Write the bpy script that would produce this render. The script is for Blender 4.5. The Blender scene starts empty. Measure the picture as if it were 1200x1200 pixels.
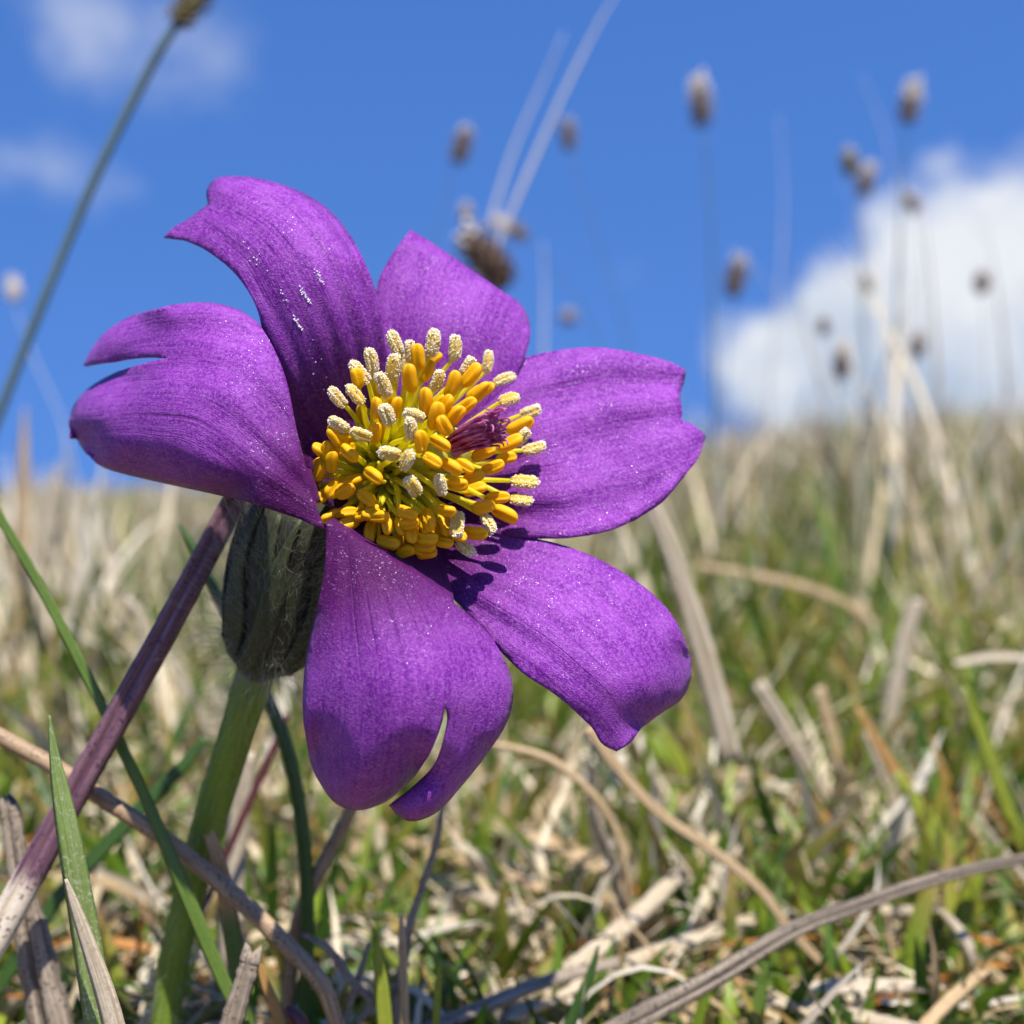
import bpy, bmesh, math, random
import numpy as np
from mathutils import Vector, Matrix, Quaternion
from mathutils.geometry import delaunay_2d_cdt

random.seed(11); rng = np.random.default_rng(11)
sc = bpy.context.scene
COL = sc.collection

# ------------------------------------------------------------------ camera
PITCH = math.radians(1.0)                # slightly downwards
CAMZ = 0.080
FPX = 1448.0                             # focal length in photo pixels (1200 wide)
cam_d = bpy.data.cameras.new('camera'); cam = bpy.data.objects.new('camera', cam_d); COL.objects.link(cam)
cam.location = (0, 0, CAMZ)
cam.rotation_euler = (math.radians(90) - PITCH, 0, 0)
cam_d.sensor_width = 36.0; cam_d.lens = 36.0 * FPX / 1200.0
cam_d.clip_start = 0.005; cam_d.clip_end = 2000
cam_d.dof.use_dof = True; cam_d.dof.focus_distance = 0.1165
cam_d.dof.aperture_fstop = cam_d.lens / 2.35      # 2.35 mm wide opening of a small macro camera
cam_d.dof.aperture_blades = 0
sc.camera = cam

# ------------------------------------------------------------------ light
SUN_EL, SUN_AZ = math.radians(63), math.radians(156)   # azimuth clockwise from +Y (the view direction)
to_sun = Vector((math.sin(SUN_AZ)*math.cos(SUN_EL), math.cos(SUN_AZ)*math.cos(SUN_EL), math.sin(SUN_EL)))
sun_d = bpy.data.lights.new('sun', 'SUN'); sun = bpy.data.objects.new('sun', sun_d); COL.objects.link(sun)
sun_d.energy = 5.0; sun_d.angle = math.radians(0.53); sun_d.color = (1.0, 0.955, 0.88)
sun.rotation_euler = to_sun.to_track_quat('Z', 'Y').to_euler()

world = bpy.data.worlds.new('World'); sc.world = world; world.use_nodes = True
SKY_STRENGTH = 0.086
def build_world():
    nt = world.node_tree; nt.nodes.clear(); L = nt.links
    def N(t, **k):
        n = nt.nodes.new(t)
        for a, b in k.items(): setattr(n, a, b)
        return n
    def val(x):
        return x
    def M(op, a, b=None, c=None, clamp=False):
        n = N('ShaderNodeMath', operation=op, use_clamp=clamp)
        for i, x in enumerate((a, b, c)):
            if x is None: continue
            if isinstance(x, (int, float)): n.inputs[i].default_value = x
            else: L.new(x, n.inputs[i])
        return n.outputs[0]
    out = N('ShaderNodeOutputWorld'); bg = N('ShaderNodeBackground')
    L.new(bg.outputs[0], out.inputs[0]); bg.inputs['Strength'].default_value = SKY_STRENGTH
    tc = N('ShaderNodeTexCoord'); sep = N('ShaderNodeSeparateXYZ'); L.new(tc.outputs['Generated'], sep.inputs[0])
    x, y, z = sep.outputs
    # clear upland air: the pale band of haze at the skyline stays below the hill's edge
    zz = M('MULTIPLY_ADD', M('MAXIMUM', z, 0.0), 0.55, 0.44)
    comb = N('ShaderNodeCombineXYZ'); L.new(x, comb.inputs[0]); L.new(y, comb.inputs[1]); L.new(zz, comb.inputs[2])
    nrm = N('ShaderNodeVectorMath', operation='NORMALIZE'); L.new(comb.outputs[0], nrm.inputs[0])
    sky = N('ShaderNodeTexSky', sky_type='NISHITA'); sky.sun_disc = False
    sky.sun_elevation = SUN_EL; sky.sun_rotation = SUN_AZ
    sky.air_density = 1.0; sky.dust_density = 0.15; sky.ozone_density = 2.2; sky.altitude = 200
    L.new(nrm.outputs[0], sky.inputs[0])
    hs = N('ShaderNodeHueSaturation'); hs.inputs['Saturation'].default_value = 1.29; hs.inputs['Hue'].default_value = 0.513; hs.inputs['Value'].default_value = 1.55
    L.new(sky.outputs[0], hs.inputs['Color'])
    # fair-weather cumulus all round the horizon
    az = M('ARCTAN2', x, y); el = M('ARCSINE', z)
    def noise(scale, detail, rough):
        n = N('ShaderNodeTexNoise'); n.inputs['Scale'].default_value = scale; n.inputs['Detail'].default_value = detail
        n.inputs['Roughness'].default_value = rough; L.new(tc.outputs['Generated'], n.inputs['Vector'])
        return n.outputs[0]
    nz = M('SUBTRACT', noise(9.0, 7, 0.58), 0.5)
    nz2 = M('SUBTRACT', noise(24.0, 5, 0.6), 0.5)
    def blob(a, e, sa, se):
        da = M('SUBTRACT', az, math.radians(a)); de = M('SUBTRACT', el, math.radians(e))
        q = M('ADD', M('POWER', M('DIVIDE', da, math.radians(sa)), 2), M('POWER', M('DIVIDE', de, math.radians(se)), 2))
        return M('POWER', 2.718, M('MULTIPLY', q, -1.0))
    def total(bl):
        t = None
        for b in bl:
            g = M('MULTIPLY', blob(*b[:4]), b[4]); t = g if t is None else M('ADD', t, g)
        return t
    big = total([(27, 8, 8.5, 7.5, 1.0), (17.8, 6.6, 6.5, 4.6, .95), (13.2, 5.0, 4.5, 2.8, .6), (36, 10, 8, 6, 1), (82, 11, 13, 6, 1), (150, 13, 14, 7, 1), (-140, 11, 14, 6, 1), (-75, 10, 12, 5, 1)])
    dens = M('ADD', M('ADD', big, M('MULTIPLY', nz, 1.15)), M('MULTIPLY', nz2, 0.55))
    ms = N('ShaderNodeMapRange', interpolation_type='SMOOTHSTEP'); L.new(dens, ms.inputs[0])
    ms.inputs[1].default_value = 0.34; ms.inputs[2].default_value = 0.74; ms.inputs[3].default_value = 0; ms.inputs[4].default_value = 0.96
    wis = total([(-19.0, 19.6, 3.6, 4.0, .95), (-13.4, 18.6, 3.0, 3.6, .66), (-21.5, 13.6, 3.4, 1.6, .62), (-16.5, 13.0, 3.0, 1.5, .42), (40, 32, 11, 6, .9), (-65, 40, 14, 7, .9)])
    dw = M('ADD', wis, M('ADD', M('MULTIPLY', nz, 1.5), M('MULTIPLY', nz2, 0.9)))
    mw = N('ShaderNodeMapRange', interpolation_type='SMOOTHSTEP'); L.new(dw, mw.inputs[0])
    mw.inputs[1].default_value = 0.35; mw.inputs[2].default_value = 1.25; mw.inputs[3].default_value = 0; mw.inputs[4].default_value = 0.50
    cov = M('MAXIMUM', ms.outputs[0], mw.outputs[0])
    # cloud body: white sunlit tops, a little grey-blue in thicker low parts
    tone = N('ShaderNodeMapRange'); L.new(M('ADD', M('MULTIPLY', el, 3.0), M('MULTIPLY', nz, 2.2)), tone.inputs[0])
    tone.inputs[1].default_value = 0.08; tone.inputs[2].default_value = 0.62
    cr = N('ShaderNodeMixRGB'); L.new(tone.outputs[0], cr.inputs[0])
    cr.inputs[1].default_value = (3.7, 4.4, 5.5, 1); cr.inputs[2].default_value = (6.4, 6.6, 6.9, 1)
    mix = N('ShaderNodeMixRGB'); L.new(cov, mix.inputs[0]); L.new(hs.outputs[0], mix.inputs[1]); L.new(cr.outputs[0], mix.inputs[2])
    L.new(mix.outputs[0], bg.inputs['Color'])
build_world()

sc.view_settings.view_transform = 'Standard'; sc.view_settings.look = 'None'
sc.view_settings.exposure = 0.66; sc.view_settings.gamma = 1.0; sc.view_settings.use_curve_mapping = False
sc.cycles.use_denoising = True
sc.cycles.max_bounces = 5; sc.cycles.diffuse_bounces = 2; sc.cycles.glossy_bounces = 2; sc.cycles.use_adaptive_sampling = True; sc.cycles.adaptive_threshold = 0.02; sc.cycles.transmission_bounces = 4; sc.cycles.transparent_max_bounces = 8

# ------------------------------------------------------------------ pixel -> place
FW = Vector((0, math.cos(PITCH), -math.sin(PITCH))); UP = Vector((0, math.sin(PITCH), math.cos(PITCH))); RT = Vector((1, 0, 0))
C0 = Vector((0, 0, CAMZ))
def ray(px, py): return FW + RT*((px-600)/FPX) - UP*((py-600)/FPX)
def P(px, py, d): return C0 + ray(px, py)*d              # d: metres along the view axis
def G(px, py, z):                                         # the point at height z above the turf
    r = ray(px, py); return C0 + r*((z-CAMZ)/r.z)

def sstep(a, b, x):
    t = np.clip((x-a)/(b-a), 0, 1); return t*t*(3-2*t)
def terrain(x, y):
    x = np.asarray(x, float); y = np.asarray(y, float)
    r = x/np.maximum(np.abs(y), 0.4)
    z = 0.0015*np.sin(x*55+1.3)*np.cos(y*47) + 0.003*np.sin(x*17+.4)*np.sin(y*21+2)*sstep(.15, .5, y)
    z = z + sstep(.7, 7, y)*(0.01 + 0.40*sstep(-0.25, 0.5, r)) + 0.02*sstep(.6, 2, y)*np.sin(x*2.3+.5)*np.sin(y*1.7)
    return z

# ------------------------------------------------------------------ materials
def new_mat(name):
    m = bpy.data.materials.new(name); m.use_nodes = True
    nt = m.node_tree; nt.nodes.clear()
    return m, nt
class NB:
    def __init__(s, nt): s.nt = nt; s.L = nt.links
    def N(s, t, **k):
        n = s.nt.nodes.new(t)
        for a, b in k.items(): setattr(n, a, b)
        return n
    def setin(s, n, i, x):
        if x is None: return
        if hasattr(x, 'is_output') or isinstance(x, bpy.types.NodeSocket): s.L.new(x, n.inputs[i])
        else: n.inputs[i].default_value = x
    def M(s, op, a, b=None, c=None, clamp=False):
        n = s.N('ShaderNodeMath', operation=op, use_clamp=clamp)
        for i, x in enumerate((a, b, c)): s.setin(n, i, x)
        return n.outputs[0]
    def noise(s, vec, scale, detail=3, rough=.5, dist=0):
        n = s.N('ShaderNodeTexNoise'); s.setin(n, 'Vector', vec); n.inputs['Scale'].default_value = scale
        n.inputs['Detail'].default_value = detail; n.inputs['Roughness'].default_value = rough; n.inputs['Distortion'].default_value = dist
        return n.outputs[0]
    def ramp(s, x, a, b, lo=0., hi=1., smooth=True):
        n = s.N('ShaderNodeMapRange', interpolation_type='SMOOTHSTEP' if smooth else 'LINEAR'); s.setin(n, 0, x)
        n.inputs[1].default_value = a; n.inputs[2].default_value = b; n.inputs[3].default_value = lo; n.inputs[4].default_value = hi
        return n.outputs[0]
    def mix(s, f, a, b, mode='MIX'):
        n = s.N('ShaderNodeMixRGB', blend_type=mode); s.setin(n, 0, f)
        for i, x in ((1, a), (2, b)):
            if isinstance(x, tuple): x = (x+(1,))[:4]
            s.setin(n, i, x)
        return n.outputs[0]
    def vec(s, x, y, z):
        n = s.N('ShaderNodeCombineXYZ')
        for i, q in enumerate((x, y, z)): s.setin(n, i, q)
        return n.outputs[0]
    def attr(s, name): return s.N('ShaderNodeAttribute', attribute_name=name)
    def sep(s, v):
        n = s.N('ShaderNodeSeparateXYZ'); s.L.new(v, n.inputs[0]); return n.outputs
    def bump(s, h, strength, dist, normal=None):
        n = s.N('ShaderNodeBump'); s.setin(n, 'Height', h); n.inputs['Strength'].default_value = strength; n.inputs['Distance'].default_value = dist
        if normal is not None: s.L.new(normal, n.inputs['Normal'])
        return n.outputs[0]
    def shader(s, col, rough=.5, normal=None, transl=0.0, tcol=None, spec=.5, sheen=0.0, sss=0.0, sssr=(.001,.0005,.0003)):
        p = s.N('ShaderNodeBsdfPrincipled')
        if isinstance(col, tuple): col = (col+(1,))[:4]
        s.setin(p, 'Base Color', col); s.setin(p, 'Roughness', rough); p.inputs['Specular IOR Level'].default_value = spec
        if sheen: p.inputs['Sheen Weight'].default_value = sheen; p.inputs['Sheen Roughness'].default_value = .4
        if sss:
            p.inputs['Subsurface Weight'].default_value = sss; p.inputs['Subsurface Radius'].default_value = sssr; p.inputs['Subsurface Scale'].default_value = 1.0
        if normal is not None: s.L.new(normal, p.inputs['Normal'])
        o = s.N('ShaderNodeOutputMaterial')
        if transl:
            t = s.N('ShaderNodeBsdfTranslucent')
            tc = tcol if tcol is not None else col
            if isinstance(tc, tuple): tc = (tc+(1,))[:4]
            s.setin(t, 'Color', tc)
            mx = s.N('ShaderNodeMixShader'); mx.inputs[0].default_value = transl
            s.L.new(p.outputs[0], mx.inputs[1]); s.L.new(t.outputs[0], mx.inputs[2]); s.L.new(mx.outputs[0], o.inputs[0])
        else: s.L.new(p.outputs[0], o.inputs[0])
        return p

def mat_petal():
    m, nt = new_mat('violet petal'); b = NB(nt)
    a = b.attr('petal'); u, v, e = b.sep(a.outputs['Vector'])
    oi = b.N('ShaderNodeTexCoord').outputs['Object']
    wob = b.M('SUBTRACT', b.noise(oi, 160, 2), .5)
    vv = b.M('ADD', v, b.M('MULTIPLY', wob, .05))
    fr = b.M('FRACT', b.M('ADD', b.M('MULTIPLY', vv, 4.6), b.M('MULTIPLY', b.noise(b.vec(b.M('MULTIPLY', vv, 3.0), 0., 0.), 1.0, 2), 2.6)))
    ln = b.M('ABSOLUTE', b.M('SUBTRACT', fr, .5))
    vein = b.ramp(ln, 0.01, 0.085, 1, 0)
    vein = b.M('MULTIPLY', vein, b.ramp(b.noise(oi, 90, 2), .44, .64, .0, 1))
    vein = b.M('MULTIPLY', vein, b.ramp(u, .97, .6, 0, 1))
    streak = b.noise(b.vec(b.M('MULTIPLY', u, 4.0), b.M('MULTIPLY', vv, 20.0), 0.0), 1.0, 4, .6)
    mott = b.noise(oi, 3200, 3, .65)
    mott2 = b.noise(oi, 300, 4, .62)
    c = b.mix(b.ramp(streak, .3, .72), (.125, .007, .22), (.235, .032, .34))
    c = b.mix(b.ramp(mott2, .40, .68, 0, .55), c, (.31, .068, .42))
    c = b.mix(b.ramp(mott, .40, .66, 0, .55), c, (.37, .125, .46))
    c = b.mix(b.M('MULTIPLY', vein, .36), c, (.08, .007, .14))
    c = b.mix(b.ramp(u, .54, .10, 0, .92), c, (.060, .002, .055))  # maroon base, darkened further with the throat's shade painted in
    # glistening surface cells
    vor = b.N('ShaderNodeTexVoronoi'); b.L.new(oi, vor.inputs['Vector']); vor.inputs['Scale'].default_value = 7000
    cell = b.sep(vor.outputs['Color'])
    rare = b.M('MULTIPLY', b.ramp(cell[0], .90, .99), b.ramp(b.noise(oi, 420, 2), .40, .62, .15, 1))
    c = b.mix(b.M('MULTIPLY', rare, .17), c, (.68, .42, .76))
    h = b.M('ADD', b.M('MULTIPLY', vor.outputs['Distance'], 1.0), b.M('MULTIPLY', mott, .9))
    n1 = b.bump(b.M('ADD', b.M('MULTIPLY', vein, -.5), b.M('MULTIPLY', streak, .8)), .5, .00030)
    n2 = b.bump(h, .6, .00009, n1)
    ro = b.mix(rare, (.48, .48, .48), (.16, .16, .16))
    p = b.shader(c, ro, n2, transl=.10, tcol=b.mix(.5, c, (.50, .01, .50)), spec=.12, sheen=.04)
    b.L.new(b.ramp(rare, 0, 1, .13, .75, False), p.inputs['Specular IOR Level'])
    p.inputs['Sheen Tint'].default_value = (.9, .75, 1, 1)
    return m
def mat_strip(name, base, alt, streakf=9, alongf=120, speck=None, speckamt=0, rough=.55, transl=0, bumpd=.00012, low=None, lowr=(0,1)):
    """blade / stalk material: fibre streaks along the length, optional dark specks, optional second colour towards one end"""
    m, nt = new_mat(name); b = NB(nt)
    a = b.attr('bl'); al, ac, fr = b.sep(a.outputs['Vector'])      # metres along, 0..1 round, 0..1 along
    oi = b.N('ShaderNodeTexCoord').outputs['Object']
    st = b.noise(b.vec(b.M('MULTIPLY', al, alongf), b.M('MULTIPLY', ac, streakf*2.2), 0.), 1.0, 4, .62)
    c = b.mix(b.ramp(st, .32, .68), base, alt)
    if low is not None:
        c = b.mix(b.ramp(b.M('ADD', fr, b.M('MULTIPLY', b.M('SUBTRACT', st, .5), .1)), lowr[0], lowr[1]), c, low)
    if speck is not None:
        n = b.noise(oi, 2300, 3, .6); n2 = b.noise(oi, 420, 2, .5)
        s = b.M('MULTIPLY', b.ramp(n, .54, .61), b.ramp(n2, .40, .55))
        c = b.mix(b.M('MULTIPLY', s, speckamt), c, speck)
    fine = b.noise(oi, 1700, 3, .6)
    c = b.mix(b.ramp(fine, .35, .7, 0, .22), c, (.9, .85, .78), 'OVERLAY')
    nb = b.bump(b.M('ADD', st, b.M('MULTIPLY', fine, .5)), .5, bumpd)
    b.shader(c, rough, nb, transl=transl)
    return m
def mat_grass(name, transl, rough=.5):
    m, nt = new_mat(name); b = NB(nt)
    a = b.attr('bl'); al, ac, fr = b.sep(a.outputs['Vector'])
    col = b.attr('tint').outputs['Color']
    st = b.noise(b.vec(b.M('MULTIPLY', al, 140.), b.M('MULTIPLY', ac, 9.), b.M('MULTIPLY', b.sep(col)[0], 57.)), 1.0, 3, .6)
    c = b.mix(b.ramp(st, .3, .7, .0, .55), col, b.mix(1.0, col, (.52, .46, .36), 'MULTIPLY'))
    nb = b.bump(st, .35, .0001)
    b.shader(c, rough, nb, transl=transl)
    return m
def mat_plain(name, c1, c2, scale, rough=.5, sss=0, transl=0, bumpd=0, spec=.5, detail=3, sssr=(.001,.0005,.0003), tcol=None):
    m, nt = new_mat(name); b = NB(nt)
    oi = b.N('ShaderNodeTexCoord').outputs['Object']
    n = b.noise(oi, scale, detail, .6)
    c = b.mix(b.ramp(n, .34, .66), c1, c2)
    nb = b.bump(n, .5, bumpd) if bumpd else None
    b.shader(c, rough, nb, transl=transl, spec=spec, sss=sss, sssr=sssr, tcol=tcol)
    return m
def mat_hair():
    m, nt = new_mat('silky white hair'); b = NB(nt)
    b.shader((.55, .54, .50), .4, None, transl=.5, tcol=(.7, .68, .63))
    return m
def mat_ground():
    m, nt = new_mat('turf soil and moss'); b = NB(nt)
    g = b.N('ShaderNodeNewGeometry').outputs['Position']
    n1 = b.noise(g, 130, 5, .65); n2 = b.noise(g, 26, 3, .55); n3 = b.noise(g, 700, 4, .65); n4 = b.noise(g, 3.0, 4, .6)
    c = b.mix(b.ramp(n1, .38, .62), (.11, .078, .04), (.30, .23, .13))
    c = b.mix(b.ramp(n2, .45, .62, 0, .85), c, (.075, .115, .016))
    c = b.mix(b.ramp(n3, .5, .7, 0, .6), c, (.38, .30, .19))
    c = b.mix(b.ramp(n4, .4, .62, 0, .4), c, (.30, .25, .15))
    nb = b.bump(b.M('ADD', n1, n3), 1.0, .003)
    b.shader(c, .9, nb, spec=.2)
    return m
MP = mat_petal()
M_STEM = mat_strip('hairy green stem', (.105, .175, .010), (.18, .27, .026), 6, 90, rough=.55, transl=.1)
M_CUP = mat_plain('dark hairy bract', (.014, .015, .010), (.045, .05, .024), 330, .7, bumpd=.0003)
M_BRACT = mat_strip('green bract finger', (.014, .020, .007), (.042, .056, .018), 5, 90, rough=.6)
M_HAIR = mat_hair()
M_FIL = mat_plain('yellow green filament', (.78, .70, .04), (.92, .80, .05), 500, .35, transl=.55, tcol=(.95, .88, .06))
M_ANT = mat_plain('closed yellow anther', (.95, .41, .001), (1.0, .60, .003), 900, .36, bumpd=.00004, transl=.26, tcol=(1.0, .42, .002), spec=.28)
M_ANTD = mat_plain('open yellow anther', (.74, .42, .03), (.84, .58, .10), 1200, .5, bumpd=.00005, transl=.12)
M_POL = mat_plain('cream pollen', (.80, .68, .45), (.90, .83, .67), 1500, .85, spec=.2)
M_STYLE = mat_plain('crimson style', (.40, .02, .17), (.66, .18, .44), 800, .4, transl=.3)
M_REC = mat_plain('green receptacle', (.42, .42, .04), (.58, .54, .05), 600, .6)
MG = mat_grass('living grass', .46, .42)
MS = mat_grass('dry straw', .12, .6)
M_GROUND = mat_ground()

# ------------------------------------------------------------------ object helpers
def link(name, me, mat, parent=None, smooth=True, **props):
    o = bpy.data.objects.new(name, me); COL.objects.link(o)
    if mat is not None and len(me.materials) == 0:
        for q in (mat if isinstance(mat, (list, tuple)) else [mat]): me.materials.append(q)
    if smooth and len(me.polygons): me.polygons.foreach_set('use_smooth', np.ones(len(me.polygons), bool))
    if parent is not None: o.parent = parent
    for k, v in props.items(): o[k] = v
    return o
def mesh(name, vs, fs):
    me = bpy.data.meshes.new(name); me.from_pydata([tuple(v) for v in vs], [], fs); me.update(); return me
def vec_attr(me, name, arr):
    at = me.attributes.new(name, 'FLOAT_VECTOR', 'POINT'); at.data.foreach_set('vector', np.asarray(arr, np.float32).ravel())
def empty(name, loc, label, cat, group=None):
    o = bpy.data.objects.new(name, None); COL.objects.link(o); o.location = loc; o.empty_display_size = .01
    o['label'] = label; o['category'] = cat
    if group: o['group'] = group
    return o
def tagged(o, label, cat, group=None):
    o['label'] = label; o['category'] = cat
    if group: o['group'] = group
    return o
def put(o, parent):                       # parent without moving: the mesh was written in world space
    o.parent = parent; o.matrix_parent_inverse = Matrix.Translation(parent.location).inverted()
    return o

def cr_spline(pts, n):
    """Catmull-Rom through pts (array k x d), n samples per span, end included"""
    p = np.asarray(pts, float); k = len(p)
    e = np.vstack([2*p[0]-p[1], p, 2*p[-1]-p[-2]]); out = []
    for i in range(k-1):
        a, b, c, d = e[i], e[i+1], e[i+2], e[i+3]
        for t in np.linspace(0, 1, n, endpoint=False):
            out.append(.5*((2*b) + (-a+c)*t + (2*a-5*b+4*c-d)*t*t + (-a+3*b-3*c+d)*t**3))
    out.append(p[-1]); return np.array(out)

PROFILES = {
 'round': [(math.cos(t), math.sin(t)) for t in np.linspace(0, 2*math.pi, 10, endpoint=False)],
 'blade': [(-1, .10), (-.55, .02), (0, -.16), (.55, .02), (1, .10), (.55, .16), (0, .02), (-.55, .16)],
 'flat':  [(-1, .05), (-.5, .14), (0, .16), (.5, .14), (1, .05), (.5, -.12), (0, -.14), (-.5, -.12)],
 'fold':  [(-1, -.1), (-.85, .38), (-.45, .55), (-.05, .50), (.12, .05), (.28, .46), (.62, .50), (.92, .25), (1, -.1), (.5, -.5), (0, -.6), (-.5, -.5)],
}
def sweep(path, hw, prof='round', face=Vector((0, -1, .25)), n=6, roots=None, twist=0.0, jag=0.0):
    """path: 3D points, hw: half width (m) at each point. Returns mesh with attribute bl (metres along, round, 0..1)."""
    pts = cr_spline(np.hstack([np.array([tuple(p) for p in path]), np.array(hw)[:, None]]), n)
    p3 = pts[:, :3]; w = np.maximum(pts[:, 3], .00004); K = len(p3); pr = PROFILES[prof]; m = len(pr)
    d = np.gradient(p3, axis=0); d /= np.linalg.norm(d, axis=1)[:, None]+1e-12
    s = np.concatenate([[0], np.cumsum(np.linalg.norm(np.diff(p3, axis=0), axis=1))])
    vs, at = [], []; f = np.array(face)
    for i in range(K):
        nn = f - d[i]*np.dot(f, d[i]); nn /= np.linalg.norm(nn)+1e-12
        side = np.cross(d[i], nn)
        if twist:
            a = twist*i/(K-1); nn, side = nn*math.cos(a)+side*math.sin(a), side*math.cos(a)-nn*math.sin(a)
        jit = 1 + jag*math.sin(i*2.1+K)*.5 + jag*random.uniform(-.5, .5)
        for j, (a, b) in enumerate(pr):
            q = p3[i] + side*a*w[i]*jit + nn*b*w[i]*jit
            if jag and i in (0, K-1): q = q + d[i]*(-1 if i == 0 else 1)*w[i]*random.uniform(-.3, 1.6)
            vs.append(q); at.append((s[i], j/m, i/(K-1)))
    fs = [(i*m+j, i*m+(j+1) % m, (i+1)*m+(j+1) % m, (i+1)*m+j) for i in range(K-1) for j in range(m)]
    fs.append(tuple(range(m-1, -1, -1))); fs.append(tuple((K-1)*m+j for j in range(m)))
    me = mesh('strip', vs, fs); vec_attr(me, 'bl', at); return me
def to_ground(path, hw, lean=0.35):
    """continue the last run of a path down into the turf"""
    a, b = Vector(path[-2]), Vector(path[-1]); d = (b-a).normalized()
    d.z = min(d.z, -.35); d.normalize()
    gz = float(terrain(b.x, b.y)) - .003
    if b.z > gz:
        k = (b.z-gz)/-d.z
        path = list(path)+[b+d*(k*.5), b+d*k]; hw = list(hw)+[hw[-1]*1.0, hw[-1]*.95]
    return path, hw
def px_path(pts):
    """(px, py, depth, full width px) -> 3D path and half widths"""
    path = [P(x, y, d) for x, y, d, w in pts]; hw = [w*.5*d/FPX for x, y, d, w in pts]; return path, hw

# ------------------------------------------------------------------ ground
def build_ground():
    ys = np.concatenate([np.linspace(-30, -1, 8), np.linspace(-.6, 1.5, 70), np.linspace(1.6, 9, 50), np.linspace(10, 60, 14), [120, 300]])
    xs = np.concatenate([[-200, -80, -30], np.linspace(-12, -1.6, 26), np.linspace(-1.5, 1.5, 90), np.linspace(1.6, 12, 26), [30, 80, 200]])
    X, Y = np.meshgrid(xs, ys); Z = terrain(X, Y)
    vs = np.stack([X.ravel(), Y.ravel(), Z.ravel()], 1); nx = len(xs)
    fs = [(j*nx+i, j*nx+i+1, (j+1)*nx+i+1, (j+1)*nx+i) for j in range(len(ys)-1) for i in range(nx-1)]
    link('ground', mesh('ground', vs, fs), M_GROUND, kind='structure')
build_ground()

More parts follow.
